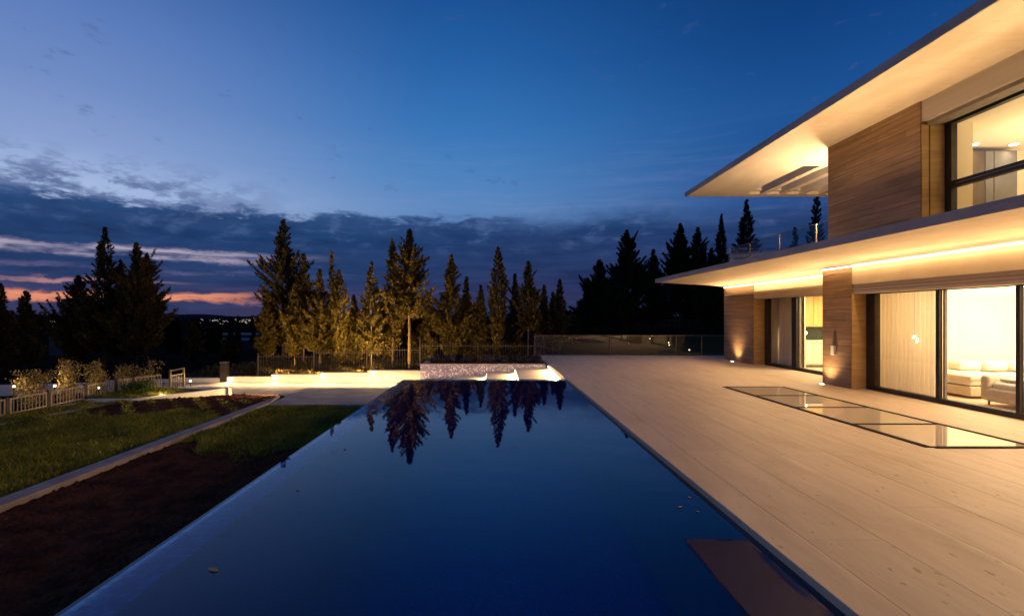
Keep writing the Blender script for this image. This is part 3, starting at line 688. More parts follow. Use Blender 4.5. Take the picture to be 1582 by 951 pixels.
    nt = 40; P = np.concatenate([P, np.stack([np.full(nt, axis_pt(1)[0]), np.full(nt, axis_pt(1)[1]), top - Ht * .10 * r.random(nt)], -1) + r.normal(0, .02, (nt, 3))]); D = np.concatenate([D, r.normal(0, .35, (nt, 3)) + np.array([0, 0, 1.0])]); lsc = np.concatenate([lsc, np.full(nt, .45 * sc)]); nn = len(P)
    lv, lf = leaves(r, P, D, r.uniform(.12, .32, nn) * lsc, r.uniform(.020, .050, nn) * lsc)
    tb.build('trunk', trunkmat, t, smooth=True)
    raw('crown', lv, lf, mat, t)
    return t
def tree_px(px, top_y, half_w, Y, style, label, **kw):
    X = (px - VX) * Y / F; top = CH + (VY - top_y) * Y / F
    return conifer(kw.pop('name', 'conifer'), X, Y, top, half_w * Y / F, style, label, **kw)
G1 = 'conifers lit gold behind the path'
lit = [ (438, 340, 42, 32.5, 'ragged', 'broad ragged conifer with upswept branches, leftmost and tallest of the left clump', dict(crown=.24, dens=1.35)),
        (469, 392, 27, 31, 'ragged', 'thin-topped conifer close on the right of the broad ragged one', dict(crown=.28)),
        (494, 416, 24, 29.5, 'ragged', 'short untidy conifer between the ragged pair and the thin cypress', dict(crown=.30)),
        (513, 389, 8, 33, 'cypress', 'very thin dark cypress spire rising behind a fatter lit cypress', dict(name='cypress', crown=.1)),
        (524, 417, 17, 29, 'cypress', 'fat gold-lit cypress in front of the thin dark spire', dict(name='cypress', crown=.14)),
        (547, 456, 17, 30.5, 'spire', 'shortest pointed conifer right of the fat cypress', dict(crown=.2)),
        (574, 405, 25, 29.5, 'spire', 'pointed conifer standing above the brightest floodlit spot', dict(crown=.26)),
        (606, 370, 24, 30.5, 'ragged', 'tall narrow conifer just left of the one with the bare lit trunk', dict(crown=.26, dens=1.2)),
        (633, 355, 38, 29.6, 'ragged', 'tallest middle conifer with long bare orange trunk and side branches', dict(crown=.38, dens=1.2)),
        (663, 452, 14, 31, 'spire', 'small thin conifer between the bare-trunk tree and the bushy one', dict(crown=.3)),
        (697, 394, 27, 29.4, 'ragged', 'bushy conifer with a full rounded top above the mosaic wall', dict(crown=.24, dens=1.35)),
        (716, 428, 16, 30.5, 'ragged', 'slight conifer with a lone raised branch beside the bushy one', dict(crown=.3, lean=.2)),
        (743, 441, 15, 30, 'spire', 'small open conifer left of the big dense cypress', dict(crown=.28)),
        (769, 382, 17, 29.2, 'cypress', 'tall dense columnar cypress with a brown tinge', dict(name='cypress', crown=.12, dens=1.25)),
        (795, 423, 14, 31, 'spire', 'slim conifer directly right of the dense columnar cypress', dict(crown=.22)),
        (816, 404, 21, 29.6, 'ragged', 'dim conifer with a bare pole trunk, left of the railing corner', dict(crown=.36)),
        (841, 441, 14, 31, 'spire', 'dim small conifer standing over the left end of the glass railing', dict(crown=.3)),
        (854, 452, 14, 33, 'spire', 'dark stubby conifer tucked before the last thin cypress', dict(crown=.1)),
        (865, 432, 9, 31.5, 'cypress', 'last thin cypress at the right end of the lit row', dict(name='cypress', crown=.1)),
        (412, 455, 17, 31, 'ragged', 'low bushy conifer at the far left edge of the lit clump', dict(crown=.3)),
        (592, 452, 18, 32.5, 'ragged', 'dense low conifer filling behind the floodlit trunks', dict(crown=.2)),
        (455, 440, 20, 30, 'ragged', 'bushy lower conifer in the middle of the left clump', dict(crown=.3)),
        (732, 468, 14, 33, 'ragged', 'dark low conifer in the gap before the small open one', dict(crown=.15)),
        (652, 470, 22, 33, 'ragged', 'low dark conifer behind the long orange trunk', dict(crown=.16)) ]
for q, (px, ty, hw, Y, stl, lab, kw) in enumerate(lit):
    tree_px(px, ty, hw, Y, stl, lab, group=G1, seed=10 + q, **kw)
G2 = 'dark conifers on the left against the sunset'
for q, (px, ty, hw, Y, stl, lab, kw) in enumerate([
        (163, 352, 38, 33, 'spire', 'tallest dark conifer of the left group with a long narrow tip', dict(crown=.14, dens=1.3)),
        (212, 376, 44, 32, 'ragged', 'wide dark conifer with several broken tips right of the tallest', dict(crown=.18, dens=1.3)),
        (228, 392, 30, 32.6, 'ragged', 'second rough tip leaning from the wide dark conifer', dict(crown=.3)),
        (120, 426, 42, 33.5, 'ragged', 'low spreading dark conifer left of the tallest one', dict(crown=.14, dens=1.2)),
        (186, 402, 26, 33.8, 'ragged', 'dark conifer filling between the two highest tips', dict(crown=.15, dens=1.2)),
        (40, 450, 28, 32, 'ragged', 'small dark conifer near the left edge of the picture', dict(crown=.15)),
        (2, 438, 22, 31, 'spire', 'dark conifer cut by the left edge of the picture', dict(crown=.12))]):
    tree_px(px, ty, hw, Y, stl, lab, group=G2, seed=60 + q, mat='needles', trunkmat='trunk_dark', **kw)
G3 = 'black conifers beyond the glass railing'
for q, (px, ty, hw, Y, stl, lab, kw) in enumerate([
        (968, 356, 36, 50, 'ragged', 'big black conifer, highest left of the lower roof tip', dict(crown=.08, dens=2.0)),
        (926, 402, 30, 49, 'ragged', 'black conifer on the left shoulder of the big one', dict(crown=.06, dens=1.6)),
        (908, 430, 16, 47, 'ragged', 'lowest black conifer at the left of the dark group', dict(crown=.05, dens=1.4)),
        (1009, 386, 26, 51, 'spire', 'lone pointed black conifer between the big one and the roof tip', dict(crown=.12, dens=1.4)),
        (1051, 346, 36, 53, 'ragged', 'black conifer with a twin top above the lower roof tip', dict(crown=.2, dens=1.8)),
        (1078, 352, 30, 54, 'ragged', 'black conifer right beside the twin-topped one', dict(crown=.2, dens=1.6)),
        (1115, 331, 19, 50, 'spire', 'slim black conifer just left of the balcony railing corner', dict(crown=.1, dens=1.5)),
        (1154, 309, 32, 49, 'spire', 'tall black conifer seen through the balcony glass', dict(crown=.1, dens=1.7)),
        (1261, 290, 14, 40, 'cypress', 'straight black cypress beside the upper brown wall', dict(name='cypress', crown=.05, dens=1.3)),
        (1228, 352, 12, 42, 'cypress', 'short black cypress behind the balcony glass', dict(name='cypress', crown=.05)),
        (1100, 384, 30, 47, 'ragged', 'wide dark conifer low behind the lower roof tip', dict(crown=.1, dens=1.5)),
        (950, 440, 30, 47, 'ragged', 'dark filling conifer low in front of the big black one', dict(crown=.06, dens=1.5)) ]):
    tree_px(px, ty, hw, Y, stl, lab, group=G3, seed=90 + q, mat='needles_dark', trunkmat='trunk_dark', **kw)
# small garden trees below the horizon on the left
tree_px(298, 498, 15, 36, 'ragged', 'small dim broadleaf tree standing alone before the far roofs', seed=130, name='small_tree', crown=.35, base=-3.2)
tree_px(357, 515, 14, 38, 'ragged', 'smaller dim tree right of the lone one, under the lit far window', seed=131, name='small_tree', crown=.35, base=-3.2)

def bush(name, x, y, z, w, h, n_, mat, label, cat, group, seed, ls=(.03, .08), stems=5, spire=False):
    r = np.random.default_rng(seed); t = thing(name, (x, y, z), label, cat, group)
    sb = MB(); P, D = [], []
    for q in range(stems):
        a = r.uniform(0, 6.28); rr = r.uniform(.1, .8) * w; hh = h * r.uniform(.65, 1.0) * (1 if q else 1.05)
        e = np.array([x + math.cos(a) * rr, y + math.sin(a) * rr, z + hh]); o = np.array([x, y, z]); mid = (o + e) / 2 + r.normal(0, .05 * h, 3)
        sb.tube([tuple(o), tuple(mid), tuple(e)], [.014, .009, .004], 5)
        kk = n_ // stems; u = r.uniform(.15, 1.0, kk)
        pp = (1 - u)[:, None] ** 2 * o + 2 * (u * (1 - u))[:, None] * mid + (u ** 2)[:, None] * e + r.normal(0, 1, (kk, 3)) * np.array([w * .20, w * .20, h * .05]) * (1.25 - u[:, None] * .6)
        P.append(pp); D.append(r.normal(0, 1, (kk, 3)) + np.array([0, 0, .5]))
    P = np.concatenate(P); D = np.concatenate(D); P[:, 2] = np.maximum(P[:, 2], z + .02)
    lv, lf = leaves(r, P, D, r.uniform(*ls, len(P)) * 1.3, r.uniform(*ls, len(P)) * .38)
    sb.build('stem', 'trunk_dark', t); raw('foliage', lv, lf, mat, t); return t
for q, (px, ty, by, w, lab) in enumerate([
        (48, 570, 604, .75, 'sparse shrub between the two lights of the outer wall'),
        (105, 553, 606, .62, 'tallest lit shrub with a pointed leafy top behind the picket fence'),
        (152, 557, 598, .60, 'round lit shrub, second from the tallest behind the picket fence'),
        (192, 562, 596, .35, 'thin shrub with a lone high sprig before the golden pair'),
        (207, 556, 594, .50, 'golden shrub left of the last one before the gate'),
        (233, 553, 590, .45, 'last golden shrub nearest the far end of the picket fence')]):
    Y = 17.6; X = (px - VX) * Y / F; zt = CH - (ty - VY) * Y / F
    bush('shrub', X, Y, -1.55, w, zt + 1.55, 3000 if w > .5 else 1500, 'shrub_leaf', lab, 'shrub', 'shrubs behind the picket fence', 200 + q, (.025, .07), 9)
bush('hedge_plant', -11.2, 15.5, -.68, .65, .42, 2600, 'hedge_leaf', 'low leafy green plant inside the white planter', 'plant', None, 220, (.03, .07), 10)
for q, xx in enumerate((-2.4, -1.75, -1.1, -.45, .2, .85, 1.45)):
    bush('bed_plant', xx, 18.85 + .1 * (q % 3), -.1, .34, .36 + .06 * (q % 2), 900, 'bed_leaf', 'low dark purple-leaved plant growing just behind the mosaic wall', 'plant', 'purple plants behind the mosaic wall', 230 + q, (.03, .07), 7)
for q in range(9):
    xx = 6.0 + q * 3.1
    bush('dark_hedge', xx, 62 + (q % 3), .75, 2.4, 1.6 + .4 * (q % 2), 2600, 'needles_dark', 'low dark bush on the bank beyond the right-hand garden', 'bush', 'dark bushes on the far bank', 250 + q, (.15, .35), 8)
for q, (xx, yy, hh) in enumerate(((3.4, 36, 2.3), (4.6, 37, 2.6), (5.6, 38, 2.4))):
    bush('round_bush', xx, yy, -.5, 1.1, hh, 3200, 'needles', ('dim round bush right of the last thin cypress', 'taller dim bush in the gap between lit and black trees', 'dim bush touching the left of the black conifers')[q], 'bush', None, 270 + q, (.08, .16), 12)

# dry undergrowth under the trees
def scrub(name, n_, xr, yr, mat, label, seed, hmax=.5, k2=lambda x, y: x > -1e9):
    r = np.random.default_rng(seed); x = r.uniform(*xr, n_); y = r.uniform(*yr, n_); q = k2(x, y); x, y = x[q], y[q]; n_ = len(x)
    pn = .5 + .5 * np.sin(x * 1.3 + 2 * np.sin(y * .7)) * np.sin(y * 1.1 + x * .4)
    P = np.stack([x, y, hgt(x, y) + r.random(n_) * hmax * pn], -1); D = r.normal(0, .6, (n_, 3)) + np.array([0, 0, 1.0])
    lv, lf = leaves(r, P, D, r.uniform(.10, .32, n_), r.uniform(.012, .035, n_))
    return tag(raw(name, lv, lf, mat), label, 'undergrowth', kind='stuff')
scrub('undergrowth', 42000, (-16, 3), (20.3, 36), 'scrub_leaf', 'dry brown grass and scrub under the lit trees', 40)

# ---- garden right of the terrace, behind the glass railing
gl_ = MB(); gl_.v = []; 
gxs = np.linspace(4.2, 26, 34); gys = np.linspace(22.6, 46, 34); GX2, GY2 = np.meshgrid(gxs, gys)
V2 = np.stack([GX2, GY2, hgt(GX2, GY2) + .03], -1).reshape(-1, 3); i2 = (np.arange(33)[:, None] * 34 + np.arange(33)[None]).ravel()
struct(raw('garden_lawn', V2, np.stack([i2, i2 + 1, i2 + 35, i2 + 34], -1), 'garden_lawn'))
for q, (px, py, Y, lab) in enumerate([(1004, 526, 39, 'left small light of the far pair seen through the glass railing'), (1007, 523.5, 43, 'right and farther small light of the far pair behind the railing'),
        (1033, 528.5, 34, 'upper small light of the middle pair near the third railing post'), (1034, 533, 32, 'lower small light of the middle pair near the third railing post'),
        (1065, 541, 28, 'nearest small lawn light, beside the last railing post')]):
    X = (px - VX) * Y / F; garden_light((X, Y, float(hgt(X, Y))), lab, 7, .22)
gf = thing('garden_fence', (13, 44, 0), 'distant thin bar fence on the bank left of the house corner', 'fence')
fbm = MB()
for q in range(40): fbm.box(12.0 + q * .25, 12.03 + q * .25, 52, 52.03, .3, 1.4)
fbm.box(12, 22, 52.03, 52.06, 1.25, 1.3); fbm.build('bars', 'fence_metal', gf)

# ---- far buildings and lights
def far_house(x0, x1, y, z0, h, lab, win=None):
    t = thing('far_house', ((x0 + x1) / 2, y, z0), lab, 'house')
    MB().box(x0, x1, y, y + 9, z0 - 2, z0 + h).build('wall', 'far_wall', t); MB().box(x0 - .4, x1 + .4, y - .4, y + 9.4, z0 + h + .001, z0 + h + .35).build('roof', 'far_roof', t)
    if win:
        for wx, lit_ in win: MB().box(wx, wx + 1.5, y - .06, y - .01, z0 + h * .35, z0 + h * .85).build('window', 'far_window' if lit_ else 'dark_metal', t)
far_house(-75, -57.5, 118, -5.7, 2.6, 'long low house with a pale flat roof below the city lights', [(-73, 0), (-68, 0), (-63, 0)])
far_house(-90, -76, 160, -7.9, 3.4, 'far low house with a warm lit window left of the gold trees', [(-84, 0), (-80.5, 1), (-78.6, 1)])
far_house(-82, -77.5, 90, -4.6, 3.2, 'small bluish house glimpsed between the dark left trees', [(-81, 0)])
far_house(-64, -52, 100, -5.0, 1.4, 'low flat shed in front of the long pale-roofed house', None)
for nm, mt, sd_ in (('city_lights', 'city_glow', 1), ('city_lights', 'city_glow_warm', 2)):
    r = np.random.default_rng(sd_); cb = MB()
    for q in range(80):
        px = r.choice([r.normal(75, 9), r.normal(82, 6), r.uniform(262, 400), r.normal(338, 14), r.normal(382, 9), r.uniform(-10, 140)])
        Y = r.uniform(2600, 6000) if px > 200 else r.uniform(1900, 4800)
        X = (px - VX) * Y / F; z = float(hgt(X, Y)) + 2; s_ = Y * .0005 * r.uniform(.3, 1.15) * (1.4 if 60 < px < 92 else 1)
        cb.box(X - s_, X + s_, Y - s_, Y + s_, z, z + s_ * 1.3)
    o = cb.build(nm, mt); tag(o, 'scattered white lights of the town on the plain' if sd_ == 1 else 'scattered orange lights of the town on the plain', 'city lights', kind='stuff')
for q, (px, ty, hw) in enumerate(((357, 489, 4), (368, 488, 4), (390, 488, 4), (268, 492, 14), (330, 497, 12), (300, 499, 14))):
    tree_px(px, ty, hw, 95, 'cypress' if hw < 6 else 'round', ('tiny far cypress, leftmost of three on the skyline', 'tiny far cypress, middle of three on the skyline', 'tiny far cypress touching the gold trees on the skyline', 'far rounded dark tree right of the dark conifers', 'far low dark tree below the town lights', 'far low dark tree behind the lone dim tree')[q],
            seed=300 + q, name='far_tree', crown=.05, dens=.5 if hw < 6 else 1.3, mat='needles_dark', trunkmat='trunk_dark')

# ============================================================ HOUSE
YE = 20.4; YN = -13.0
house = thing('house', (9.4, 8, 0), 'modern two-storey villa with deep pale roof overhangs and brown stone walls', 'house')
# lower canopy slab
lo = MB().extrude_y([(6.6, 3.16), (8.7, 3.05), (9.45, 2.97), (16.5, 2.97), (16.5, 3.3), (6.6, 3.29)], YN, YE).build('lower_roof', 'pale_concrete', house)
MB().box(6.565, 6.599, YN, YE + .03, 3.15, 3.31).build('fascia', 'fascia_stone', lo)
# upper roof with pergola openings
RX, RY = 6.7, 17.44; OX = 8.62; per = .68; OY0, OY1 = 13.85, 17.05
up = MB(); prof = lambda x0, x1, zt0, zt1: [(x0, 6.0), (x1, 6.0), (x1, zt1), (x0, zt0)]
up.extrude_y(prof(RX, 16.5, 6.14, 6.5), YN, OY0)
up.extrude_y(prof(RX, OX, 6.14, 6.36), OY0 + .0005, RY); up.extrude_y(prof(OX + .0005, 16.5, 6.36, 6.5), OY1, RY)
up.extrude_y(prof(12.7, 16.4, 6.4, 6.5), OY0 + .0005, OY1 - .0005)
roof = up.build('upper_roof', 'pale_concrete', house)
MB().box(RX - .035, RX - .001, YN, RY + .03, 5.985, 6.155).build('fascia', 'fascia_stone', roof)
for q in range(6):
    x0 = OX + .48 + q * per
    MB().box(x0, x0 + .20, OY0 + .001, OY1 - .001, 6.0, 6.38).build('pergola_beam', 'pale_concrete', roof)
MB().box(OX + .001, 12.69, OY1 - .12, OY1 - .0015, 6.10, 6.36).build('cross_beam', 'pale_concrete', roof)
# lower floor piers and walls
P1X, P2X, L2X, D1X, D2X = 9.4, 8.70, 8.70, 9.8, 9.06
MB().box(P1X, 10.3, 18.04, YE - .02, 0, 2.968).build('pier', 'brown_cladding', house)
MB().box(10.3, 16, YE - .5, YE - .02, 0, 2.968).build('end_wall', 'brown_cladding', house)
MB().box(P2X + .015, D2X - .001, 12.075, 12.0895, 0, 2.33).build('jamb_cladding', 'golden_cladding', house)
MB().box(P1X + .015, D1X - .001, 18.025, 18.0395, 0, 2.40).build('jamb_cladding', 'golden_cladding', house)
MB().box(P2X, 9.25, 12.09, 13.15, 0, 3.04).build('pier', 'brown_cladding', house)
MB().box(P1X + .02, P1X + .3, 13.15, 18.04, 2.44, 2.968).build('lintel', 'peach_plaster', house)
MB().box(P1X + .06, P1X + .26, 13.15, 18.04, 2.40, 2.4395).build('shutter_box', 'shutter_grey', house)
MB().box(L2X + .02, L2X + .32, YN, 12.09, 2.56, 3.045).build('lintel', 'peach_plaster', house)
MB().box(L2X + .05, L2X + .30, YN, 12.09, 2.33, 2.5595).build('shutter_box', 'shutter_grey', house)
for zz in (2.40, 2.47): MB().box(L2X + .043, L2X + .0495, YN, 12.085, zz, zz + .012).build('shutter_groove', 'taupe_metal', house)
MB().box(16, 16.3, YN, YE - .5, 0, 2.968).build('back_wall', 'inner_wall', house)
MB().box(9.25, 16, YN, 20, 2.60, 2.66).build('ceiling', 'inner_wall', house)
def slider(name, X, y0, y1, ztop, muls, zb=.0, wf=.11):
    dd = bpy.data.objects.new(name, None); col.objects.link(dd); dd.parent = house; dd.matrix_parent_inverse = Matrix.Translation(-Vector(house.location)); dd.location = (X, (y0 + y1) / 2, zb)
    inv = Matrix.Translation(-Vector(dd.location))
    def sub(mb, nm, mt, bv=.004):
        o = mb.build(nm, mt, None, bevel=bv); o.parent = dd; o.matrix_parent_inverse = inv; return o
    f_ = MB(); f_.box(X, X + .14, y0, y1, zb, zb + .10); f_.box(X, X + .14, y0, y1, ztop - .045, ztop)
    f_.box(X + .001, X + .139, y1 - .27 if wf > .1 else y1 - .10, y1, zb + .1, ztop - .045); f_.box(X + .001, X + .139, y0, y0 + .1, zb + .1, ztop - .045)
    sub(f_, 'frame', 'dark_metal')
    for a, b_ in muls:
        sub(MB().box(X + .002, X + .075, a, b_, zb + .1, ztop - .045), 'mullion', 'dark_metal')
        sub(MB().box(X + .08, X + .135, a - .045, a - .004, zb + .1, ztop - .045), 'mullion', 'taupe_metal')
    ed = [y0 + .1] + [v for ab in sorted(muls) for v in ab] + [y1 - .1]
    for a, b_ in zip(ed[::2], ed[1::2]):
        pb_ = MB(); pb_.v = [(X + .04, a, zb + .1), (X + .04, b_, zb + .1), (X + .04, b_, ztop - .045), (X + .04, a, ztop - .045)]; pb_.f = [(0, 1, 2, 3)]
        sub(pb_, 'pane', 'window_glass', 0)
slider('sliding_door', D1X, 13.16, 18.03, 2.44, [(16.12, 16.38)])
slider('sliding_door', D2X, YN + .1, 12.08, 2.36, [(10.09, 10.17), (8.53, 8.60), (5.2, 5.4), (2.0, 2.2), (-1.2, -1), (-4.4, -4.2), (-7.6, -7.4)])
# upper floor
U, UW = 8.30, 8.77
MB().box(U, U + .58, 9.65, 12.34, 3.301, 5.998).build('upper_wall', 'brown_cladding', house)
MB().box(U + .581, 16, 12.0, 12.34, 3.301, 5.998).build('upper_end_wall', 'brown_cladding', house)
MB().box(U + .02, U + .46, 9.632, 9.6495, 3.301, 5.53).build('jamb_cladding', 'golden_cladding', house)
MB().box(U + .581, 9.4, 9.72, 11.4, 3.302, 5.619).build('inner_wall', 'inner_wall', house)
MB().box(U + .03, U + .42, YN, 9.65, 5.60, 5.998).build('lintel', 'shutter_grey', house)
MB().box(U + .12, U + .40, YN, 9.65, 5.53, 5.5995).build('shutter_box', 'taupe_metal', house)
MB().box(U + .16, U + .175, 9.625, 9.6315, 3.301, 5.52).build('jamb_trim', 'dark_metal', house)
wdw = bpy.data.objects.new('window', None); col.objects.link(wdw); wdw.parent = house; wdw.matrix_parent_inverse = Matrix.Translation(-Vector(house.location)); wdw.location = (UW, 6, 3.3)
winv = Matrix.Translation(-Vector(wdw.location))
def wsub(mb, nm, mt, bv=.004):
    o = mb.build(nm, mt, None, bevel=bv); o.parent = wdw; o.matrix_parent_inverse = winv
f_ = MB(); f_.box(UW, UW + .12, YN, 9.64, 5.50, 5.60); f_.box(UW, UW + .12, 9.50, 9.64, 3.301, 5.50); f_.box(UW - .01, UW + .11, YN, 9.50, 4.26, 4.39); f_.box(UW, UW + .12, YN, 9.5, 3.301, 3.4)
wsub(f_, 'frame', 'dark_metal')
wsub(MB().box(UW - .02, UW - .011, YN, 9.4, 4.315, 4.335), 'groove', 'taupe_metal')
for z0, z1 in ((3.4, 4.26), (4.39, 5.50)):
    pb_ = MB(); pb_.v = [(UW + .05, YN, z0), (UW + .05, 9.5, z0), (UW + .05, 9.5, z1), (UW + .05, YN, z1)]; pb_.f = [(0, 1, 2, 3)]
    wsub(pb_, 'pane', 'window_glass', 0)
MB().box(9.0, 16, YN, 12.0, 5.62, 5.70).build('ceiling', 'inner_wall', house)
MB().box(9.3, 16, 11.45, 11.99, 3.302, 5.619).build('inner_wall', 'inner_wall', house)
MB().box(14.5, 14.8, YN, 11.4, 3.302, 5.619).build('inner_wall', 'inner_wall', house)
# upper slab strip uplights
for nm, y0, y1, pw in (('uplight_strip', -12, 11.9, 300), ):
    MB().box(6.95, 7.01, y0, y1, 3.301, 3.33).build(nm, 'led_soft', house)
    lamp('uplight_glow', 'AREA', (6.98, (y0 + y1) / 2, 3.40), pw, (1, .63, .29), house, .08, y1 - y0, aim=(.12, 0, 1), spread=R(84))
MB().box(8.85, 9.15, 12.345, 12.40, 4.6, 4.75).build('balcony_wall_light', 'lamp_glow', house, bevel=.01)
lamp('balcony_glow', 'POINT', (9.0, 12.95, 4.6), 620, (1, .68, .36), house, .15)
# LED coves under the lower canopy
MB().box(P1X - .014, P1X - .001, 13.2, YE - .03, 2.925, 2.955).build('led_strip', 'led_warm', house)
lamp('led_glow', 'AREA', (P1X - .18, 16.8, 2.60), 150, (1, .61, .27), house, .06, 7.0, aim=(-1, 0, .30))
lamp('led_glow', 'AREA', (P1X - .06, 16.8, 2.93), 50, (1, .64, .28), house, .06, 7.0, aim=(-.25, 0, -1))
MB().box(L2X - .014, L2X - .001, YN, 13.16, 2.99, 3.02).build('led_strip', 'led_warm', house)
lamp('led_glow', 'AREA', (L2X - .20, 0.2, 2.60), 420, (1, .61, .27), house, .06, 26, aim=(-1, 0, .30))
lamp('led_glow', 'AREA', (L2X - .06, 0.2, 3.0), 130, (1, .64, .28), house, .06, 26, aim=(-.25, 0, -1))
# ground recessed spots washing the piers
for (X, Y, lab) in ((P1X - .22, 19.2, 'recessed floor light at the foot of the far brown pier'), (P2X - .22, 12.85, 'recessed floor light at the foot of the nearer brown pier')):
    t = thing('floor_light', (X, Y, 0), lab, 'floor light', 'recessed floor lights at the piers')
    MB().tube([(X, Y, -.02), (X, Y, .008)], .075, 20).build('rim', 'taupe_metal', t)
    MB().tube([(X, Y, .008), (X, Y, .014)], .055, 20).build('lens', 'lamp_glow', t)
    lamp('floor_glow', 'SPOT', (X - .12, Y, .10), 95, (1, .64, .28), t, .08, aim=(.55, -.02, 1), spot=R(105), blend=1.0)
# little outdoor wall speaker/lamp on pier
wl = thing('wall_lamp', (P2X, 12.68, 1.1), 'small wall fitting with a pale lower block on the nearer brown pier', 'wall lamp')
MB().box(P2X - .05, P2X - .001, 12.65, 12.71, 1.03, 1.38).build('slot_body', 'taupe_metal', wl, bevel=.006)
MB().box(P2X - .07, P2X - .001, 12.62, 12.74, .78, 1.02).build('pale_block', 'plastic_white', wl, bevel=.008)

# ---- interiors
# bedroom / living room behind door 2
MB().box(9.3, 16, 12.09, 12.3, 0, 2.599).build('inner_wall', 'inner_wall', house) if False else None
MB().box(9.251, 16, 12.1, 13.14, 0, 2.599).build('inner_wall', 'inner_wall', house)
MB().box(13.6, 13.8, YN, 12.09, 0, 2.599).build('inner_wall', 'inner_wall', house)
lamp('room_glow', 'AREA', (11.6, 4.0, 2.56), 1450, (1, .80, .52), house, 3.2, 15.0, aim=(0, 0, -1))
MB().box(10.2, 13.0, 11.9, 12.05, 2.50, 2.59).build('ceiling_cove_light', 'led_warm', house)
# kitchen
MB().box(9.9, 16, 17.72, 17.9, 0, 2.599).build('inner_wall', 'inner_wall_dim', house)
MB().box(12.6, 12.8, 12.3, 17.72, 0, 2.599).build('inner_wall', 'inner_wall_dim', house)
lamp('room_glow', 'AREA', (11.1, 15.0, 2.56), 340, (1, .80, .48), house, 1.5, 3.0, aim=(0, 0, -1))
kc = thing('kitchen_counter', (11.2, 17.3, 0), 'pale kitchen counter with drawers seen through the far glass door', 'counter')
MB().box(10.42, 12.5, 17.0, 17.7, .09, .88).build('cabinet', 'kitchen_white', kc, bevel=.005)
MB().box(10.40, 12.5, 16.97, 17.7, .8805, .925).build('worktop', 'kitchen_white', kc, bevel=.004)
MB().box(10.44, 12.5, 17.05, 17.6, 0, .0895).build('plinth', 'taupe_metal', kc)
for q in range(4): MB().box(10.45 + q * .5, 10.93 + q * .5, 16.985, 16.998, .13, .84).build('door_front', 'kitchen_white', kc, bevel=.003)
MB().box(10.2, 12.58, 17.69, 17.718, .93, 1.40).build('backsplash', 'backsplash', kc)
kw_ = thing('kitchen_cabinet', (11.3, 17.5, 1.4), 'golden wood wall cabinets above the dark backsplash', 'cabinet')
MB().box(10.2, 12.58, 17.35, 17.685, 1.40, 2.56).build('carcass', 'kitchen_wood', kw_)
for q in range(5): MB().box(10.21 + q * .47, 10.67 + q * .47, 17.33, 17.348, 1.41, 2.55).build('door_front', 'kitchen_wood', kw_, bevel=.003)
lamp('cabinet_glow', 'AREA', (11.2, 17.5, 1.385), 3, (1, .80, .48), kw_, 2.0, .05, aim=(0, 0, -1))
refl_dot = thing('reflected_dot', (10.35, 15.8, 1.4), 'small round glowing ball standing in for a reflection in the far glass door', 'reflection')  # made-up hanging light in place of a reflection in the door glass
MB().tube([(10.28, 16.4, 1.27), (10.28, 16.4, 2.59)], .004, 6).build('added_cord', 'taupe_metal', refl_dot)
def ball(mb, c_, r_, nn=10):
    pts = []; rad = []
    for q in range(nn + 1):
        a = math.pi * q / nn; pts.append((c_[0], c_[1], c_[2] - math.cos(a) * r_)); rad.append(max(.001, math.sin(a) * r_))
    mb.tube(pts, rad, 14)
bb = MB(); ball(bb, (10.28, 16.4, 1.22), .05); bb.build('dot_ball', 'lamp_glow', refl_dot, smooth=True)

def curtain(name, x, y0, y1, z0, z1, mat, label, amp=.045, wl_=.16, group=None, seed=1, rag=.4):
    r = random.Random(seed); nseg = int((y1 - y0) / .015); Vv = []; Ff = []
    ph = [r.uniform(0, 6) for _ in range(4)]
    for q in range(nseg + 1):
        y = y0 + (y1 - y0) * q / nseg; w = 2 * math.pi / wl_
        dx = amp * math.sin(w * y + .9 * math.sin(2.1 * y + ph[0])) + amp * rag * math.sin(w * 2.3 * y + ph[1])
        for z, g in ((z0, 1.15), ((z0 + z1) / 2, 1.0), (z1, .8)): Vv.append((x + dx * g, y, z))
    for q in range(nseg):
        for j_ in range(2): a = q * 3 + j_; Ff.append((a, a + 3, a + 4, a + 1))
    mb = MB(); mb.v = Vv; mb.f = Ff; o = mb.build(name, mat, None, smooth=True)
    tag(o, label, 'curtain', group); return o
# sheer cloth: half translucent
m, k, b = pmat('sheer_cloth', (.86, .80, .68), .9, 0, .1)
b.inputs['Alpha'].default_value = 1.0
trl = k.node('ShaderNodeBsdfTranslucent'); trl.inputs[0].default_value = (.84, .76, .62, 1); tpp = k.node('ShaderNodeBsdfTransparent')
mx1 = k.node('ShaderNodeMixShader'); mx1.inputs[0].default_value = .72; k.l.new(b.outputs[0], mx1.inputs[1]); k.l.new(trl.outputs[0], mx1.inputs[2])
mx2 = k.node('ShaderNodeMixShader'); mx2.inputs[0].default_value = .10; k.l.new(mx1.outputs[0], mx2.inputs[1]); k.l.new(tpp.outputs[0], mx2.inputs[2])
k.l.new(mx2.outputs[0], k.n['Material Output'].inputs[0])
curtain('curtain', D2X + .36, 10.42, 12.06, .03, 2.58, 'sheer_cloth', 'glowing sheer curtain hanging behind the left pane of the near glass door', seed=3, amp=.085, wl_=.125, rag=.10)
curtain('curtain', D1X + .32, 16.2, 17.65, .03, 2.58, 'curtain_cloth', 'grey beige curtain behind the left pane of the far glass door', seed=5, wl_=.2)

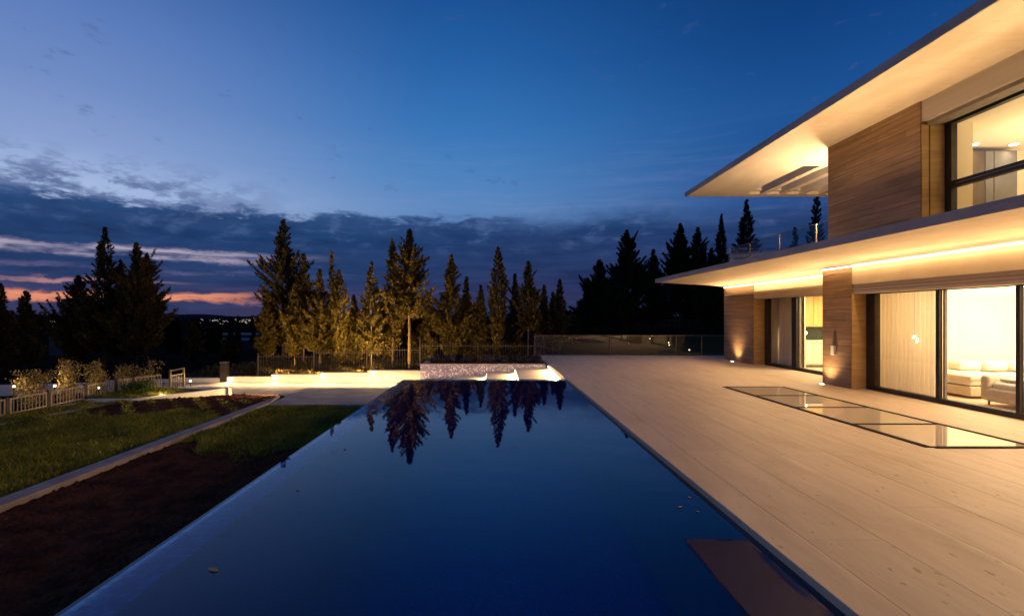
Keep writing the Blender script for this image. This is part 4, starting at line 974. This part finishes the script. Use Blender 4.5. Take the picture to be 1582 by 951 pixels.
def cushion(mb_name, parent, x0, x1, y0, y1, z0, z1, mat, bv=.07):
    return MB().box(x0, x1, y0, y1, z0, z1).build(mb_name, mat, parent, bevel=bv, smooth=True, seg=4)
ac = thing('armchair', (10.4, 9.6, 0), 'cream armchair with folded throws inside the near glass door', 'armchair')
cushion('base', ac, 9.82, 10.85, 9.05, 9.95, .08, .36, 'sofa_cloth'); cushion('seat', ac, 9.86, 10.70, 9.18, 9.82, .30, .48, 'cushion_cloth')
cushion('arm', ac, 9.82, 10.8, 9.83, 10.03, .10, .60, 'sofa_cloth'); cushion('arm', ac, 9.82, 10.8, 8.95, 9.15, .10, .60, 'sofa_cloth'); cushion('backrest', ac, 10.68, 10.92, 9.0, 10.0, .1, .82, 'sofa_cloth')
for xx in (9.9, 10.8):
    for yy in (9.05, 9.9): MB().tube([(xx, yy, 0), (xx, yy, .1)], .02, 8).build('leg', 'taupe_metal', ac)
tag(cushion('folded_throw', None, 9.95, 10.55, 9.25, 9.75, .49, .56, 'curtain_cloth', .03), 'folded beige throw lying on the armchair seat', 'blanket')
bd = thing('bed', (11.5, 11.2, 0), 'low cream bed with pillows against the bright far wall of the room', 'bed')
cushion('base', bd, 10.2, 13.3, 10.6, 12.0, .05, .26, 'sofa_cloth', .03); cushion('mattress', bd, 10.22, 13.2, 10.62, 11.98, .27, .46, 'cushion_cloth', .06)
cushion('blanket', bd, 10.18, 11.3, 10.58, 12.0, .38, .50, 'curtain_cloth', .05)
for q in range(3): cushion('pillow', bd, 10.9 + q * .62, 11.42 + q * .62, 11.55, 11.95, .50, .72, 'cushion_cloth', .08)
cl_l = thing('reflected_sparkle', (9.33, 10.95, 1.25), 'tiny cluster of glowing balls standing in for a reflection on the near glass door', 'lamp')  # no lamp hangs here; added glowing balls imitate a reflection on the pane
MB().tube([(9.30, 10.95, 1.35), (9.30, 10.95, 2.58)], .003, 6).build('added_cord', 'taupe_metal', cl_l)
r = random.Random(4)
for q in range(6):
    bb = MB(); ball(bb, (9.30 + r.uniform(-.03, .03), 10.95 + r.uniform(-.09, .09), 1.27 + r.uniform(-.08, .08)), r.uniform(.012, .024), 6); bb.build('sparkle_ball', 'lamp_glow', cl_l, smooth=True)
# upper room
wd_ = thing('wardrobe', (11, 11.2, 3.3), 'dark wardrobe with brown and grey doors in the upper room', 'wardrobe')
MB().box(10.25, 11.75, 11.12, 11.448, 3.305, 5.52).build('carcass', 'wardrobe_wood', wd_)
for q, (a, b_, mt) in enumerate(((10.27, 10.62, 'wardrobe_wood'), (10.64, 11.0, 'wardrobe_wood'), (11.02, 11.2, 'tv_grey'), (11.22, 11.73, 'tv_grey'))):
    MB().box(a, b_, 11.095, 11.118, 3.32, 5.50).build('door_front', mt, wd_, bevel=.003)
MB().box(11.205, 11.215, 11.08, 11.094, 3.9, 4.9).build('handle', 'taupe_metal', wd_)
for X, Y, lab in ((10.62, 11.0 - .05, 'round ceiling downlight of the upper room nearer the window frame'), (11.5, 10.95, 'round ceiling downlight of the upper room farther right')):
    t = thing('ceiling_light', (X, Y, 5.61), lab, 'ceiling light', 'downlights of the upper room')
    MB().tube([(X, Y, 5.60), (X, Y, 5.618)], .10, 20).build('rim', 'inner_wall', t); MB().tube([(X, Y, 5.592), (X, Y, 5.5995)], .075, 20).build('lens', 'lamp_glow', t)
    lamp('downlight_glow', 'SPOT', (X, Y, 5.58), 30, (1, .78, .48), t, .06, aim=(0, 0, -1), spot=R(140), blend=1)
lamp('room_glow', 'AREA', (11.4, 2.5, 4.2), 620, (1, .76, .42), house, 2.0, 16.0, aim=(0, 0, 1))

# ---- railings
def rail_panels(t, pts, z0, z1, posts, post_mat='taupe_metal', gm='rail_glass', rt=.035):
    (xa, ya), (xb, yb) = pts
    MB().beam((xa, ya, z1), (xb, yb, z1), rt, min(.022, rt)).build('top_rail', post_mat, t)
    MB().beam((xa, ya, z0 + .02), (xb, yb, z0 + .02), .05, .04).build('base_channel', 'dark_metal', t)
    tt = [0] + posts + [1]
    for a, b_ in zip(tt[:-1], tt[1:]):
        pb_ = MB(); g = .006
        A = Vector((xa + (xb - xa) * (a + g), ya + (yb - ya) * (a + g))); B = Vector((xa + (xb - xa) * (b_ - g), ya + (yb - ya) * (b_ - g)))
        pb_.v = [(A.x, A.y, z0 + .04), (B.x, B.y, z0 + .04), (B.x, B.y, z1 - .012), (A.x, A.y, z1 - .012)]; pb_.f = [(0, 1, 2, 3)]; pb_.build('glass_panel', gm, t)
    for a in tt:
        x, y = xa + (xb - xa) * a, ya + (yb - ya) * a
        MB().box(x - .016, x + .016, y - .016, y + .016, z0, z1 - .011).build('post', post_mat, t, bevel=.004)
tr_ = thing('glass_railing', (6, 22.3, 0), 'long low glass railing with slim posts along the far end of the terrace', 'railing')
rail_panels(tr_, ((dk(22.3) - .12, 22.28), (11.4, 22.28)), 0, .89, [.352, .66, .78])
br = thing('glass_railing', (8.6, 15, 3.3), 'glass railing of the upper balcony on the lower roof slab', 'railing')
rail_panels(br, ((8.6, 12.36), (8.6, 18.2)), 3.301, 4.27, [.155, .45, .75], 'fence_metal', 'balcony_glass', .014); rail_panels(br, ((8.63, 18.2), (13, 18.2)), 3.301, 4.27, [.3, .6], 'fence_metal', 'balcony_glass', .014)

# ---- skylight set in the deck
sk_ = thing('floor_skylight', (6.5, 9, 0), 'row of flush dark-framed walk-on glass panels set in the terrace', 'skylight')
ys = [12.38, 11.02, 9.60, 8.13, 6.70]
def sx(y, r_): return (5.72 + (12.38 - y) * .03) + (1.46 if r_ else 0)
fw = .05
fr = MB()
for r_ in (0, 1):
    for a, b_ in zip(ys[:-1], ys[1:]):
        x0, x1 = sx(a, r_), sx(b_, r_); fr.prism([(x1 - fw, b_), (x1 + fw, b_), (x0 + fw, a), (x0 - fw, a)], .0045, .011)
for y in ys: fr.box(sx(y, 0) + fw + .001, sx(y, 1) - fw - .001, y - fw, y + fw, .0045, .010)
fr.build('frame', 'skylight_frame', sk_)
for a, b_ in zip(ys[:-1], ys[1:]):
    MB().prism([(sx(b_, 0) + fw, b_ + fw), (sx(b_, 1) - fw, b_ + fw), (sx(a, 1) - fw, a - fw), (sx(a, 0) + fw, a - fw)], .0035, .008).build('glass_panel', 'skylight_glass', sk_)

# ---- floodlight at the foot of the trees
def flood(loc, aim, pw, lab, spot=120):
    t = thing('floodlight', loc, lab, 'floodlight', 'tree floodlights behind the white wall'); x, y, z = loc
    MB().box(x - .1, x + .1, y - .05, y + .05, z, z + .14).build('body', 'dark_metal', t, bevel=.01)
    MB().box(x - .085, x + .085, y + .052, y + .056, z + .02, z + .12).build('lens', 'led_soft', t)
    lamp('flood_glow', 'SPOT', (x, y + .1, z + .08), pw, (1, .60, .16), t, .06, aim=aim, spot=R(spot), blend=.9)
flood((-6.8, 26.3, -1.5), (0, 1, .55), 3600, 'tree floodlight below the brightest trees', 165)
flood((-11.9, 27.0, -1.55), (-.1, 1, .6), 1250, 'tree floodlight under the left clump of lit trees', 150)
flood((-8.8, 24.0, -1.2), (0, 1, .5), 1200, 'tree floodlight nearest the white wall', 160)
flood((-1.6, 26.0, -1.4), (.1, 1, .5), 620, 'tree floodlight behind the mosaic wall', 130)

# ---- leaves floating on the pool
r = random.Random(11)
for q, (px, py, lab) in enumerate(((329, 880, 'yellowish dead leaf floating near the left edge of the pool'), (1050, 783, 'pale leaf floating right of the pool centre near the deck'), (1077, 790, 'tiny leaf floating closest to the deck edge'),
        (460, 757, 'small leaf floating near the middle of the left pool edge'), (533, 694, 'small pale leaf floating in the upper left of the pool'), (1066, 768, 'tiny leaf floating a little above the pale one'))):
    Y = (CH - WZ) * F / (py - VY); X = (px - VX) * Y / F; s_ = (.045 if q == 0 else .022)
    a = r.uniform(0, 6); mb = MB(); nn = 8
    out_ = [(X + s_ * (math.cos(t_) * math.cos(a) - .5 * math.sin(t_) * math.sin(a)), Y + s_ * (math.cos(t_) * math.sin(a) + .5 * math.sin(t_) * math.cos(a))) for t_ in [2 * math.pi * i_ / nn for i_ in range(nn)]]
    mb.prism(out_, WZ + .002, [WZ + .004 + .006 * abs(math.cos(i_)) for i_ in range(nn)])
    tag(mb.build('floating_leaf', 'dead_leaf'), lab, 'leaf', 'leaves floating on the pool')
